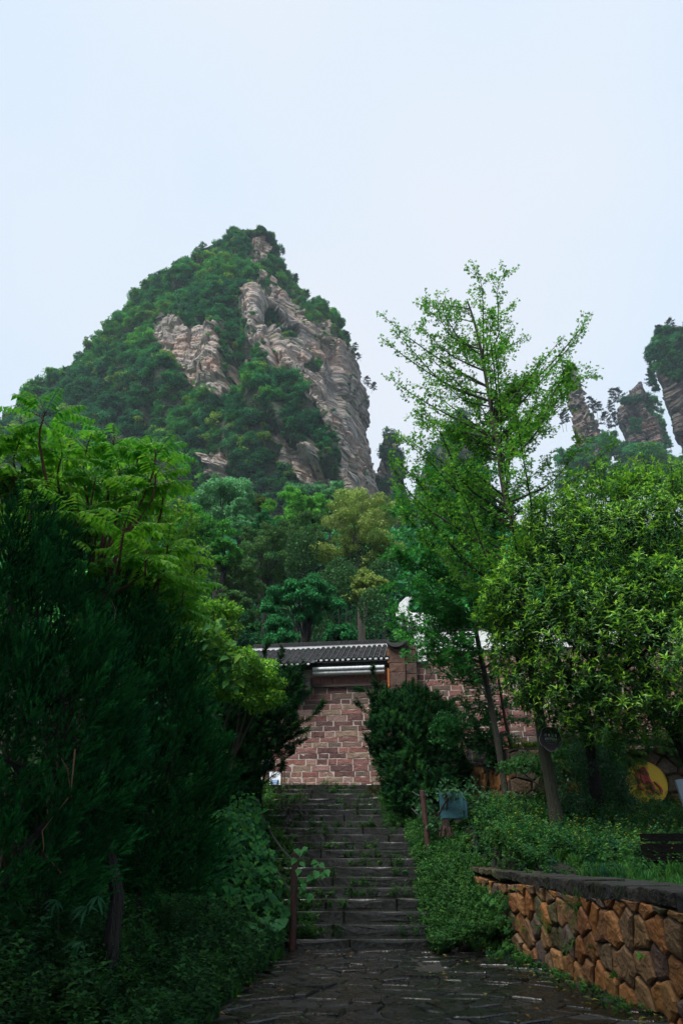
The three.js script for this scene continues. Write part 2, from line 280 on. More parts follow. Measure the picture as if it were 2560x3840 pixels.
// ---------------------------------------------------------------- the brick wall with its tiled roof, and the gate behind the trees
const WT = -8.5 * Math.PI / 180, WO = at(1280, 2948, 24.4).setY(3.2), WU = V(Math.cos(WT), 0, -Math.sin(WT)), WN = V(Math.sin(WT), 0, Math.cos(WT));
const wp = (u, y, n = 0) => V(WO.x + WU.x * u + WN.x * n, y, WO.z + WU.z * u + WN.z * n);   // y is the height above the path
function wpx(px, py, n = 0) { // the point of the wall's plane, n metres proud, that a pixel shows: [u, y]
  const d = at(px, py, 1).sub(V(0, EYE, 0)), o = V(0, EYE, 0), t = (n - WN.dot(V(0, 0, 0).add(o).sub(V(WO.x, EYE, WO.z)))) / WN.dot(d), p = o.addScaledVector(d, t);
  return [p.clone().sub(WO).dot(WU), p.y];
}
const lw = (u, y, n) => V(u, y - 3.2, n);      // in a group placed at WO and turned by WT
const wallThing = (name, label, category, group) => thing(name, label, category, WO, WT, group);
const BRICKS = [[0.29, 0.135, 0.112], [0.245, 0.108, 0.092], [0.15, 0.074, 0.067], [0.35, 0.195, 0.158], [0.31, 0.22, 0.16], [0.165, 0.115, 0.092], [0.24, 0.14, 0.112], [0.36, 0.225, 0.185]];
function brickwork(parent, u0, u1, y0, y1, course, len, limit, n = 0) {
  let count = 0; const late = [];
  for (let y = y0, row = 0; y < y1 - 0.02; row++) {
    const h = Math.min(y1 - y, course * rr(0.84, 1.14)); let u = u0 - (row % 2) * len * 0.4 + rr(-0.1, 0.1); const skew = gauss() * 0.006;
    const dark = R() < 0.2 ? 2 : -1;
    while (u < u1) {
      const w = len * rr(0.55, 1.5), a = Math.max(u0, u), b = Math.min(u1, u + w); u += w; if (b - a < 0.06) continue;
      const i = dark > 0 && R() < 0.7 ? (R() < 0.5 ? 2 : 5) : Math.floor(R() ** 1.25 * 8), k = jit(BRICKS[i], 0.1);
      const g = stone([[a, y + (a - u0) * skew * 0], [b, y], [b, y + h], [a, y + h]].map(([p, q]) => [p + gauss() * 0.006, q + gauss() * 0.006]), (p, q, m) => lw(p, q, n + m), 0.05, rr(0.002, 0.016), 0.014, 0.008, k, 0.13);
      if (count++ < limit) part('brick', g, M.sandstone, parent); else late.push(g);
    }
    y += h;
  }
  if (late.length) part('bricks', mergeGeometries(late), M.sandstone, parent, 'stuff');
}
const roofEave = wpx(1300, 2478, 0.42)[1];
{
  seed(31);
  const root = wallThing('brick_house', 'low red sandstone block house with dark tiled roof at the head of the steps', 'house');
  const uL = wpx(968, 2900)[0], uR = wpx(1470, 2700)[0], top = wpx(1300, 2570)[1];
  const wall = part('wall', box(uL, uR, 0, roofEave - 3.2 + 0.3, -0.6, -0.003), M.mortar, root);
  brickwork(wall, uL, uR, 3.2, top, 0.186, 0.54, 300);
  // course of short upright blocks between a dark string and the white mouldings
  const y2 = wpx(1300, 2535, 0.05)[1];
  for (let u = wpx(1165, 2560)[0]; u < uR - 0.3; ) { const w = rr(0.3, 0.48); part('frieze_block', stone([[u, top + 0.03], [u + w, top + 0.03], [u + w, y2], [u, y2]], (p, q, m) => lw(p, q, 0.05 + m), 0.06, 0.015, 0.012, 0.005, jit(BRICKS[R() < 0.7 ? 1 : 6], 0.1), 0.2), M.sandstone, wall); u += w; }
  part('string_course', box(wpx(1150, 2565)[0], uR - 0.15, top - 3.2 - 0.05, top - 3.2 + 0.03, 0, 0.10), plain(0.06, 0.045, 0.042), wall);
  const uC0 = wpx(1172, 2510, 0.36)[0], uC1 = wpx(1440, 2500, 0.36)[0], yc = wpx(1300, 2524, 0.36)[1] - 3.2, yt = wpx(1300, 2497, 0.36)[1] - 3.2;
  { // two white plaster mouldings, rolled
    const mould = (y0, y1, z) => { const s = new THREE.Shape(); s.moveTo(0, y0); s.lineTo(z, y0); s.quadraticCurveTo(z + 0.06, (y0 + y1) / 2, z, y1); s.lineTo(0, y1); s.closePath(); const g = new THREE.ExtrudeGeometry(s, { depth: uC1 - uC0, bevelEnabled: false, curveSegments: 5 }); g.rotateY(Math.PI / 2); g.scale(1, 1, -1); g.translate(uC0, 0, 0); g.scale(1, 1, 1); return g; };
    const fix = (g) => { const p = g.attributes.position; for (let i = 0; i < p.count; i++) p.setZ(i, Math.abs(p.getZ(i))); g.computeVertexNormals(); return g; };
    const h = (yt - yc) / 2;
    part('moulding', fix(mould(yc, yc + h * 0.86, 0.30)), M.plaster, root); part('moulding', fix(mould(yc + h, yc + h * 1.9, 0.36)), M.plaster, root);
    part('eave_board', box(uL - 1, uR, yt, roofEave - 3.2 + 0.1, 0, 0.26), plain(0.03, 0.035, 0.045), root);
  }
  // roof: rows of overlapping half-round tiles
  const pitch = 0.52, run = 1.6, E0 = 0.44;
  const e1 = wpx(1430, 2468, E0)[1] - 3.2;
  const roof = part('roof', (() => { const s = new THREE.Shape(); s.moveTo(E0, e1 - 0.08); s.lineTo(E0 - run, e1 + run * pitch - 0.08); s.lineTo(E0 - run - 1.2, e1 + run * pitch - 0.7); s.lineTo(E0 - 1, e1 - 0.2); s.closePath(); const g = new THREE.ExtrudeGeometry(s, { depth: uR + 3.6, bevelEnabled: false }); const p = g.attributes.position; for (let i = 0; i < p.count; i++) { const x = p.getX(i), y = p.getY(i), z = p.getZ(i); p.setXYZ(i, z - 3.7, y, x); } g.computeVertexNormals(); return g; })(), plain(0.018, 0.019, 0.021, { roughness: 0.8 }), root);
  const tileGeo = (r, L) => { // a half-round tile, thick at the lower lip, laid along -z
    const a = new Acc(), n = 7, lip = 0.012, S = (i, q, z, y) => V(Math.cos(Math.PI * i / n) * q, Math.sin(Math.PI * i / n) * q * 0.85 + y, z);
    for (let i = 0; i < n; i++) { a.quad(S(i, r, 0, 0.012), S(i + 1, r, 0, 0.012), S(i + 1, r * 0.92, -L, 0), S(i, r * 0.92, -L, 0), [1, 1, 1]); a.quad(S(i, r, 0, 0.012), S(i + 1, r, 0, 0.012), S(i + 1, r - lip, 0, 0.0), S(i, r - lip, 0, 0.0), [1, 1, 1]); }
    const g = a.geo(); g.setAttribute('uv', new THREE.Float32BufferAttribute(Array.from({ length: a.p.length / 3 * 2 }, (_, i) => a.p[Math.floor(i / 2) * 3 + (i % 2 ? 2 : 0)] * 3), 2)); return g;
  };
  const tints = [[0.026, 0.028, 0.031], [0.036, 0.037, 0.040], [0.020, 0.022, 0.024], [0.050, 0.050, 0.051], [0.029, 0.032, 0.034]];
  const tg = tints.map((k) => { const g = tileGeo(0.083, 0.2); const c = g.attributes.color; for (let i = 0; i < c.count; i++) c.setXYZ(i, ...k); return g; });
  let count = 0; const late = [];
  const u0 = wpx(905, 2490, E0)[0], nCol = Math.floor((uR - 0.02 - u0) / 0.194);
  for (let c = nCol; c >= 0; c--) {
    const u = u0 + c * 0.194, drop = u < wpx(1175, 2490, E0)[0] ? 0.38 : 0, rows = Math.round((run + drop) / 0.128);
    for (let r = 0; r < rows; r++) {
      const z = E0 + drop - r * 0.128, y = e1 + (E0 - z) * pitch + gauss() * 0.006, g = tg[Math.floor(R() ** 1.4 * 5)];
      const m = new THREE.Mesh(g, M.tile); m.position.set(u + gauss() * 0.008, y, z); m.rotation.set(Math.atan(pitch) - 0.06 + gauss() * 0.03, gauss() * 0.04, gauss() * 0.03);
      if (count++ < 300) { m.name = 'roof_tile'; m.castShadow = m.receiveShadow = true; roof.add(m); } else { m.updateMatrix(); late.push(g.clone().applyMatrix4(m.matrix)); }
    }
    const end = new THREE.SphereGeometry(0.062, 9, 6, 0, Math.PI * 2, 0, Math.PI / 2); end.rotateX(Math.PI / 2); end.scale(1, 0.8, 0.35);
    const em = part('tile_end', end, M.plaster, roof); em.position.set(u, e1 - drop * pitch - 0.005 + gauss() * 0.008, E0 + drop - 0.012); em.scale.set(rr(0.85, 1.1), rr(0.75, 1.1), 1);
    // the trough tiles between two rows
    const tr = box(-0.11, 0.11, -0.02, 0, -run - drop, 0); tr.rotateX(Math.atan(pitch)); tr.translate(u + 0.097, e1 + 0.035 - drop * pitch, E0 + drop - 0.01); tr.setAttribute('color', new THREE.Float32BufferAttribute(Array.from({ length: 72 }, () => 0.022), 3)); late.push(tr.toNonIndexed());
  }
  const strip = (g) => { for (const n of Object.keys(g.attributes)) if (!['position', 'uv', 'color'].includes(n)) g.deleteAttribute(n); return g; };
  part('roof_tiles', mergeGeometries(late.map(strip)), M.tile, roof, 'stuff');
  // ridge: a white band under a row of tiles stood on edge
  const ry = e1 + run * pitch, rz = E0 - run;
  part('ridge_band', box(-3.9, uR - 0.05, ry - 0.02, ry + 0.11, rz - 0.12, rz + 0.05), M.plaster, roof);
  { const a = []; for (let u = -3.6; u < uR - 0.1; u += 0.034) { const g = new THREE.BoxGeometry(0.017, rr(0.14, 0.17), 0.2); g.rotateZ(-0.22 + gauss() * 0.07); g.translate(u, ry + 0.185, rz - 0.03); const t = tints[Math.floor(R() * 5)]; g.setAttribute('color', new THREE.Float32BufferAttribute(Array.from({ length: 72 }, (_, i) => t[i % 3] * 1.2), 3)); a.push(g); } part('ridge_tiles', mergeGeometries(a), M.tile, roof, 'stuff'); }
  // dark box painted in as the shade under the lower eave on the left
  part('eave_shade', box(wpx(1010, 2560)[0], wpx(1172, 2560)[0], wpx(1100, 2600)[1] - 3.2, wpx(1100, 2555)[1] - 3.2, 0.02, 0.5), plain(0.02, 0.02, 0.018), root);
  part('jamb', stone([[wpx(971, 2900)[0], 3.2], [wpx(990, 2900)[0], 3.2], [wpx(990, 2860)[0], wpx(980, 2842)[1]], [wpx(971, 2860)[0], wpx(980, 2850)[1]]], (p, q, m) => lw(p, q, 0.10 + m), 0.2, 0.02, 0.002, 0.012, [0.36, 0.32, 0.26], 0.12), M.rubble, root);
}
{ // the pier between the two walls, with curved black caps
  seed(33);
  const root = wallThing('gate_pier', 'weathered brown stone pier with curved black tile caps right of the tiled roof', 'pier');
  const n0 = 0.35, [uA, yA] = wpx(1462, 2590, n0), [uB, yB] = wpx(1558, 2420, n0), uM = wpx(1520, 2500, n0)[0];
  part('core', box(uA + 0.02, uB - 0.02, -0.2, yB - 3.2, -0.4, n0 - 0.02), M.darkMortar, root);
  const tones = [[0.12, 0.065, 0.05], [0.10, 0.06, 0.045], [0.15, 0.08, 0.055]];
  for (const [a, b, dn] of [[uA, uM, 0.06], [uM, uB, 0]]) for (let y = 3.2; y < yB; ) { const h = Math.min(rr(0.3, 0.5), yB - y + 0.001); part('block', stone([[a, y], [b, y], [b, y + h], [a, y + h]], (p, q, m) => lw(p, q, n0 + dn + m), 0.15, 0.02, 0.008, 0.012, jit(tones[Math.floor(R() * 3)], 0.1), 0.15), M.sandstone, root); y += h; }
  // rusty orange edge boards
  part('edge_board', box(uA - 0.07, uA - 0.004, yA - 3.2 + 0.05, yA - 3.2 + 0.75, n0 - 0.3, n0 + 0.1), plain(0.42, 0.13, 0.02, { bumpMap: rep(barkBump, 2), bumpScale: 0.01 }), root);
  part('edge_board', box(uA - 0.05, uA - 0.004, yA - 3.2 + 0.95, yB - 3.2 - 0.1, n0 - 0.3, n0 + 0.06), plain(0.30, 0.11, 0.03, { bumpMap: rep(barkBump, 2), bumpScale: 0.01 }), root);
  const cap = (c, y, w, name) => { const s = new THREE.Shape(); s.moveTo(-w, 0.16); s.quadraticCurveTo(-w * 0.6, 0.0, 0, 0.02); s.quadraticCurveTo(w * 0.6, 0, w, 0.16); s.lineTo(w * 0.92, 0.05); s.quadraticCurveTo(w * 0.5, -0.12, 0, -0.11); s.quadraticCurveTo(-w * 0.5, -0.12, -w * 0.92, 0.05); s.closePath(); const g = new THREE.ExtrudeGeometry(s, { depth: 0.7, bevelEnabled: true, bevelSize: 0.012, bevelThickness: 0.012, bevelSegments: 1, curveSegments: 8 }); g.translate(c, y - 3.2, n0 - 0.45); part(name, g, plain(0.02, 0.02, 0.021, { roughness: 0.7 }), root); };
  cap((uA + uM) / 2 - 0.06, yA - 0.02, 0.42, 'tile_cap'); cap((uM + uB) / 2 + 0.1, yA + 0.02, 0.40, 'tile_cap'); cap((uA + uM) / 2, yB + 0.02, 0.36, 'tile_cap');
}
{ // the wall that goes on to the right behind the trees
  seed(35);
  const root = wallThing('boundary_wall', 'long red block wall with white top band and tiled coping behind the right hand trees', 'wall');
  const uA = wpx(1560, 2600)[0], uB = wpx(2700, 2600)[0], yW0 = wpx(1660, 2442)[1], yW1 = wpx(1660, 2372)[1];
  const wall = part('wall', box(uA, uB, 0, yW0 - 3.2, -0.5, -0.003), M.mortar, root);
  brickwork(wall, uA, uB, 3.3, yW0 - 0.01, 0.185, 0.46, 300);
  const band = part('white_band', box(uA, uB, yW0 - 3.2, yW1 - 3.2, -0.45, 0.03), M.plaster, root);
  part('band_moulding', box(uA, uB, yW0 - 3.2 - 0.04, yW0 - 3.2 + 0.09, 0.03, 0.10), M.plaster, band);
  { const a = []; for (let u = uA; u < uB; u += 0.05) { const g = new THREE.BoxGeometry(0.03, 0.17, 0.36); g.rotateZ(-0.2 + gauss() * 0.06); g.translate(u, yW1 - 3.2 + 0.08, -0.2); const t = rr(0.02, 0.045); g.setAttribute('color', new THREE.Float32BufferAttribute(Array.from({ length: 72 }, () => t), 3)); a.push(g); } part('coping_tiles', mergeGeometries(a), M.tile, root, 'stuff'); }
  // red stone quoins
  for (const [px, py] of [[1895, 2760], [2330, 2760]]) { const [u] = wpx(px, py); part('quoin', stone([[u - 0.11, 3.3], [u + 0.11, 3.3], [u + 0.11, 6.1], [u - 0.11, 6.1]], (p, q, m) => lw(p, q, 0.05 + m), 0.1, 0.02, 0.003, 0.01, [0.24, 0.075, 0.065], 0.2), M.sandstone, root); }
}
{ // white gable with an upturned horn
  const root = wallThing('white_gable', 'white plastered gable wall with an upturned horn tip showing through the leaves', 'gable');
  const P = (px, py, n = 0.12) => { const [u, y] = wpx(px, py, n); return new THREE.Vector2(u, y - 3.2); };
  const ex = (pts, d, n) => { const g = new THREE.ExtrudeGeometry(new THREE.Shape(pts), { depth: d, bevelEnabled: true, bevelSize: 0.012, bevelThickness: 0.012, bevelSegments: 1 }); g.translate(0, 0, n - d); return g; };
  part('buttress', ex([P(1566, 2482), P(1599, 2478), P(1592, 2380), P(1588, 2300), P(1545, 2300), P(1552, 2360)], 0.3, 0.14), M.plaster, root);
  part('gable_wall', ex([P(1528, 2360), P(1640, 2360), P(1640, 2312), P(1600, 2296), P(1540, 2318)], 0.4, 0.06), M.plaster, root);
  part('gable_moulding', ex([P(1528, 2352, 0.2), P(1640, 2346, 0.2), P(1640, 2324, 0.2), P(1538, 2326, 0.2)], 0.5, 0.24), M.plaster, root);
  part('horn', ex([P(1484, 2318, 0.16), P(1487, 2295, 0.16), P(1500, 2262, 0.16), P(1522, 2242, 0.16), P(1545, 2238, 0.16), P(1530, 2256, 0.16), P(1528, 2290, 0.16), P(1560, 2312, 0.16), P(1540, 2330, 0.16), P(1505, 2342, 0.16)], 0.3, 0.2), M.plaster, root);
}
{ // meter box and notice board at the left end
  const [u0, y0] = wpx(984, 2872, 0.25), [u1, y1] = wpx(1014, 2838, 0.25);
  const b = wallThing('meter_box', 'small grey metal box fixed high on the stone jamb above the notice board', 'box');
  part('case', box(u0, u1, y0 - 3.2, y1 - 3.2, 0.1, 0.27), plain(0.30, 0.36, 0.42, { roughness: 0.5 }), b);
  part('lid', box(u0 + 0.02, u1 - 0.02, y0 - 3.2 + 0.03, y1 - 3.2 - 0.02, 0.27, 0.285), plain(0.32, 0.38, 0.44, { roughness: 0.5 }), b);
  part('base_lip', box(u0 - 0.01, u1 + 0.01, y0 - 3.2 - 0.03, y0 - 3.2, 0.1, 0.30), plain(0.03, 0.03, 0.035), b);
  const n = wallThing('notice_board', 'white printed notice in a brown timber frame leaning by the brick wall', 'notice board');
  const N = 0.4, q = (px, py) => { const [u, y] = wpx(px, py, N); return [u, y - 3.2]; }, wood = plain(0.085, 0.035, 0.022, { bumpMap: rep(barkBump, 3), bumpScale: 0.006 });
  const bar = (a, b, w, nm) => { const g = new THREE.BoxGeometry(Math.hypot(b[0] - a[0], b[1] - a[1]) + w * 0.2, w, 0.05); g.rotateZ(Math.atan2(b[1] - a[1], b[0] - a[0])); g.translate((a[0] + b[0]) / 2, (a[1] + b[1]) / 2, N); part(nm, g, wood, n); };
  bar(q(1000, 2877), q(1078, 2872), 0.035, 'rail'); bar(q(1066, 2875), q(1066, 2952), 0.035, 'post'); bar(q(997, 2880), q(997, 2955), 0.05, 'post'); bar(q(1004, 2890), q(1066, 2890), 0.03, 'rail'); bar(q(1056, 2892), q(1056, 2952), 0.03, 'post');
  const c = document.createElement('canvas'); c.width = 256; c.height = 360; const x = c.getContext('2d');
  x.fillStyle = '#e8eef4'; x.fillRect(0, 0, 256, 360); x.fillStyle = '#20242c';
  for (let i = 0; i < 4; i++) { const X = 62 + i * 36; x.fillRect(X, 88, 26, 5); x.fillRect(X + 10, 74, 6, 36); x.fillRect(X + 2, 104, 22, 5); x.fillRect(X + 3, 96, 5, 12); }
  x.fillStyle = '#5a6270'; x.fillRect(62, 124, 140, 2); for (let i = 0; i < 5; i++) { x.fillRect(98 + i * 13, 138, 9, 2); x.fillRect(98 + i * 13, 144, 9, 2); x.fillRect(101 + i * 13, 136, 2, 11); }
  x.fillStyle = '#4a6ba0'; x.fillRect(34, 176, 188, 130); x.fillStyle = '#8fb0d8'; x.fillRect(60, 182, 120, 50); x.fillStyle = '#1c3020'; x.fillRect(34, 210, 40, 96); x.fillRect(180, 200, 42, 100); x.fillStyle = '#b8b8d0'; x.fillRect(74, 250, 90, 40); x.fillStyle = '#2c2a40'; x.fillRect(90, 258, 26, 34); x.fillRect(140, 262, 14, 30);
  const t = new THREE.CanvasTexture(c); t.colorSpace = THREE.SRGBColorSpace;
  const a = q(1009, 2945), b2 = q(1053, 2893), g = new THREE.BoxGeometry(b2[0] - a[0], b2[1] - a[1] + 0.1, 0.02); g.translate((a[0] + b2[0]) / 2, (a[1] + b2[1]) / 2 - 0.05, N);
  part('printed_sheet', g, std({ map: t, roughness: 0.5 }), n);
}

// ---------------------------------------------------------------- rock mountains
// distance to a set of edges; a polygon mask with a ragged edge
const ragged = (px, py, s = 26) => [px + s * fbm(px * 0.013, py * 0.013, 3.3, 3) * 2, py + s * fbm(px * 0.013, py * 0.013, 8.8, 3) * 2];
const ROCKCOL = [[0.48, 0.37, 0.30], [0.40, 0.33, 0.29], [0.48, 0.33, 0.25], [0.34, 0.31, 0.28], [0.46, 0.40, 0.35], [0.27, 0.24, 0.22]];
function rockColour(p, s, amt = 1) { // layered beds, each a little different, with rust, lichen and moss
  const bed = Math.floor(s * 0.55 + 1.2 * fbm(p.x * 0.03, s * 0.1, p.z * 0.03, 2)), h = Math.abs(Math.sin(bed * 127.1) * 43758.5) % 1, h2 = Math.abs(Math.sin(bed * 61.7) * 9758.5) % 1;
  let c = mixc(ROCKCOL[Math.floor(h * 5.99)], ROCKCOL[Math.floor(h2 * 5.99)], 0.5);
  const rust = smooth(fbm(p.x * 0.035 + 5, p.y * 0.05, p.z * 0.035, 4), 0.05, 0.35); c = mixc(c, [0.48, 0.29, 0.20], rust * 0.5);
  const lich = smooth(fbm(p.x * 0.08 + 9, p.y * 0.07, p.z * 0.08, 4), 0.0, 0.3); c = mixc(c, [0.27, 0.29, 0.27], lich * 0.4);
  const moss = smooth(fbm(p.x * 0.06 + 2, p.y * 0.1 + 7, p.z * 0.06, 5), 0.08, 0.3); c = mixc(c, [0.09, 0.13, 0.06], moss * 0.5 * amt);
  const blk = smooth(fbm(p.x * 0.25 + 2, p.y * 0.025 + 3, p.z * 0.25, 4), 0.12, 0.35); c = mixc(c, [0.11, 0.10, 0.095], blk * 0.5);
  const g = 0.9 + 0.4 * noise.noise(p.x * 0.7, p.y * 1.1, p.z * 0.7); return [c[0] * g, c[1] * g, c[2] * g];
}
// beds of rock: stepped ledges with undercut joints; returns how far the face stands out (metres)
function beds(s, x, z, sc = 1) {
  const w = s / sc + 0.35 * fbm(x * 0.03 / sc, s * 0.02, z * 0.03 / sc, 2), H = (a) => { const v = Math.sin(a) * 43758.5453; return v - Math.floor(v); };
  let out = 0;
  for (const [th, a, bw] of [[4.6, 1.7, 9], [1.7, 0.8, 4.2]]) {
    const b = Math.floor(w / th), f = w / th - b, h = H(b * 91.3 + th), run = (x * 0.8 + z * 0.6) / sc / bw + h * 7 + 0.25 * noise.noise(x * 0.1, s * 0.05, z * 0.1), c = Math.floor(run), g = run - c;
    out += a * (h - 0.5) * 1.1 + a * (H(c * 17.7 + b * 5.3 + th) - 0.5) * 1.5 + (f < 0.2 ? -0.75 * a * (1 - f / 0.2) : 0.3 * a * f) - (g < 0.12 ? a * 0.8 * (1 - g / 0.12) : 0);
  }
  const j = fbm(x * 0.11 / sc, s * 0.02, z * 0.11 / sc, 2); out -= 2.2 * smooth(0.07 - Math.abs(j), 0.01, 0.07);
  return out * sc;
}
// a body of rock built ring on ring between two outlines seen at a distance; profile(f, t) gives how far its front comes forward (0..1) across it
function rockBody(o) {
  const { rows, cols, yTop, yBot, left, right, D, depth, ridge } = o, pts = [], P = [];
  const back = 14;
  for (let j = 0; j <= rows; j++) {
    const py = lerp(yBot, yTop, j / rows), a = at(left(py), py, D), b = at(right(py), py, D), dep = depth(py), rg = ridge(py), row = [];
    for (let i = 0; i <= cols + back; i++) {
      let X, Z, f;
      if (i <= cols) { f = i / cols; X = lerp(a.x, b.x, f); const q = f < rg ? f / rg : (1 - f) / (1 - rg); Z = a.z + dep * (o.shape ? o.shape(q, f, py) : Math.pow(q, 0.8)); }
      else { f = 1 - (i - cols) / back; X = lerp(a.x, b.x, f); Z = a.z - dep * 0.8 * Math.sin(f * Math.PI) ** 0.7; }
      row.push(V(X, a.y, Z));
    }
    row.py = py; P.push(row);
  }
  const W = cols + back + 1, pos = [], col = [], uv = [], idx = [], nor = (j, i) => { const u = P[j][Math.min(i + 2, W - 1)], l = P[j][Math.max(i - 2, 0)], t = P[Math.min(j + 3, rows)][i], d = P[Math.max(j - 3, 0)][i]; return u.clone().sub(l).cross(t.clone().sub(d)).normalize(); };
  const N = P.map((r, j) => r.map((_, i) => nor(j, i)));
  for (let j = 0; j <= rows; j++) for (let i = 0; i < W; i++) {
    const p = P[j][i], n = N[j][i], [sx, sy] = proj(p), rock = i <= cols ? o.rock(sx, sy) : 0.4, s = p.y + (o.dip ?? 0) * p.x + 0.1 * p.z;
    const edge = smooth(Math.min(i, cols - i) / cols, 0, 0.04);
    const rg2 = 1 - Math.abs(fbm(p.x * 0.03 + 3, p.y * 0.012, p.z * 0.03, 3)) * 4;
    let d = (o.relief?.(sx, sy) ?? 0) + (o.big ?? 1) * edge * ((7 - 4.5 * rock) * fbm(p.x * 0.022, p.y * 0.018, p.z * 0.022 + 4, 4) - (rock > 0.5 ? 1.5 : 5) * smooth(rg2, 0.3, 1)) + 0.8 * (o.big ?? 1) * fbm(p.x * 0.1, p.y * 0.1, p.z * 0.1, 3);
    d += rock * beds(s, p.x, p.z, o.bed ?? 1);
    const q = p.clone().addScaledVector(n, d);
    pos.push(q.x, q.y, q.z); uv.push(p.x * 0.9 + p.z * 0.9, s);
    const k = rockColour(q, s, o.moss ?? 1).map((c) => c * (o.tone ?? 1)), v = jit([0.03, 0.05, 0.02], 0.1), c = mixc(v, k, smooth(rock, 0.2, 0.7)); col.push(...c);
    pts.push({ p: q, n, rock, sx, sy, i, j });
  }
  for (let j = 0; j < rows; j++) for (let i = 0; i < W - 1; i++) { const a = j * W + i; idx.push(a, a + 1, a + W, a + 1, a + W + 1, a + W); }
  const top = P[rows].reduce((s, v) => s.add(v), V(0, 0, 0)).divideScalar(W); pos.push(top.x, top.y + 1, top.z); col.push(0.06, 0.07, 0.04); uv.push(0, 0); for (let i = 0; i < W - 1; i++) idx.push(rows * W + i, rows * W + i + 1, pos.length / 3 - 1);
  const g = new THREE.BufferGeometry(); g.setAttribute('position', new THREE.Float32BufferAttribute(pos, 3)); g.setAttribute('color', new THREE.Float32BufferAttribute(col, 3)); g.setAttribute('uv', new THREE.Float32BufferAttribute(uv, 2)); g.setIndex(idx); g.computeVertexNormals();
  return { g, pts };
}
// crowns for far woods: clumps of leaf faces on a few limbs; unit size (about one metre in radius)
function farCrown(s, lumps, per, size, flat = 0.85) {
  seed(s); const a = new Acc(), L = [];
  for (let i = 0; i < lumps; i++) { const d = rdir(), q = Math.cbrt(rr(0.15, 1)); L.push([d.x * q * 0.8, 0.15 + d.y * q * 0.72 * flat, d.z * q * 0.8, rr(0.15, 0.34)]); }
  for (const [x, y, z, r] of L) { const tone = rr(0.75, 1.25); for (let i = 0; i < per; i++) { const d = rdir(); d.y = d.y * 0.7 + 0.12; const o = V(x + d.x * r, y + d.y * r * 0.6, z + d.z * r), X = rdir().addScaledVector(d, 0.7), [U, W, Z] = frame(X, V(d.x * 0.6, 1, d.z * 0.6)), k = tone * rr(0.75, 1.3); a.leaf(LEAF2, o, U, W, Z, size * rr(0.7, 1.4), size * rr(0.6, 1), [k * rr(0.85, 1.15), k, k * rr(0.85, 1.15)]); } }
  const tk = [0.5, 0.35, 0.9]; limb(Object.assign(new Acc(true), {}), [V(0, -1, 0), V(0, 0, 0)], 0.05, 0.03, tk, 4, 2);
  for (const [dx, dz, w] of [[0.02, 0, 0.045], [-0.3, 0.1, 0.03], [0.25, -0.15, 0.03]]) { const b = V(0, -1.1, 0), t = V(dx, 0.2, dz), s2 = V(w, 0, 0), s3 = V(0, 0, w); a.quad(b.clone().sub(s2), b.clone().add(s2), t.clone().add(s2), t.clone().sub(s2), [1.2, 0.55, 1]); a.quad(b.clone().sub(s3), b.clone().add(s3), t.clone().add(s3), t.clone().sub(s3), [1.2, 0.55, 1]); }
  return a.geo();
}
const crownsFar = [1, 2, 3, 4, 5, 6].map((s) => farCrown(900 + s, 12 + s * 2, 34, 0.17, s % 2 ? 1.0 : 0.7));
function pineCrown(s) { seed(s); const a = new Acc(); for (const [t, w] of [[0.2, 0.75], [0.45, 0.85], [0.7, 0.7], [0.9, 0.5], [1.05, 0.3]]) for (let b = 0; b < 5; b++) { const an = rr(0, 6.28), L = w * rr(0.5, 1.1), y = t * 1.5 - 0.4; for (let i = 0; i < 22; i++) { const q = rr(0.35, 1), o = V(Math.cos(an) * L * q + gauss() * 0.1, y + q * 0.1 + gauss() * 0.05, Math.sin(an) * L * q + gauss() * 0.1), [U, W, Z] = frame(rdir().setY(rr(-0.1, 0.3)), V(0, 1, 0)), k = rr(0.7, 1.3); a.leaf(LEAF2, o, U, W, Z, 0.17, 0.10, [k, k, k]); } const e = V(Math.cos(an) * L, y + 0.05, Math.sin(an) * L), c = V(0, y - 0.1, 0), u = V(0, 0.018, 0); a.quad(c, e, e.clone().add(u), c.clone().add(u), [1.3, 0.6, 1.1]); } const w = 0.03; a.quad(V(-w, -1.4, 0), V(w, -1.4, 0), V(w * 0.4, 1.2, 0), V(-w * 0.4, 1.2, 0), [1.3, 0.6, 1.1]); a.quad(V(0, -1.4, -w), V(0, -1.4, w), V(0, 1.2, w * 0.4), V(0, 1.2, -w * 0.4), [1.3, 0.6, 1.1]); return a.geo(); }
const pinesFar = [1, 2, 3].map((s) => pineCrown(950 + s));
const GREENS = [[0.055, 0.25, 0.055], [0.035, 0.19, 0.062], [0.026, 0.14, 0.062], [0.10, 0.32, 0.045], [0.062, 0.27, 0.090], [0.19, 0.34, 0.055], [0.042, 0.21, 0.05]];
function planted(name, spots, geos, label, category) { // one mass of far crowns, several shapes
  const parent = new THREE.Group(); parent.name = numbered(name); tag(parent, label, category); parent.userData.kind = 'stuff'; scene.add(parent);
  geos.forEach((g, n) => {
    const list = spots.filter((_, i) => i % geos.length === n), m = new THREE.InstancedMesh(g, M.leafFar, list.length); m.name = 'crowns'; m.userData.kind = 'stuff'; m.castShadow = m.receiveShadow = true;
    const q = new THREE.Quaternion(), e = new THREE.Euler(), c = new THREE.Color(), mt = new THREE.Matrix4();
    list.forEach((s, i) => { mt.compose(s.p, q.setFromEuler(e.set(gauss() * 0.12 + (s.lx ?? 0), rr(0, 6.28), gauss() * 0.12 + (s.lz ?? 0))), V(s.r, s.r * rr(0.8, 1.2) * (s.tall ?? 1), s.r)); m.setMatrixAt(i, mt); m.setColorAt(i, c.setRGB(...s.k)); });
    parent.add(m);
  });
  return parent;
}
const Z1 = (pts) => pts.map(([x, y]) => [x * 0.957, y * 0.957 + 800]);
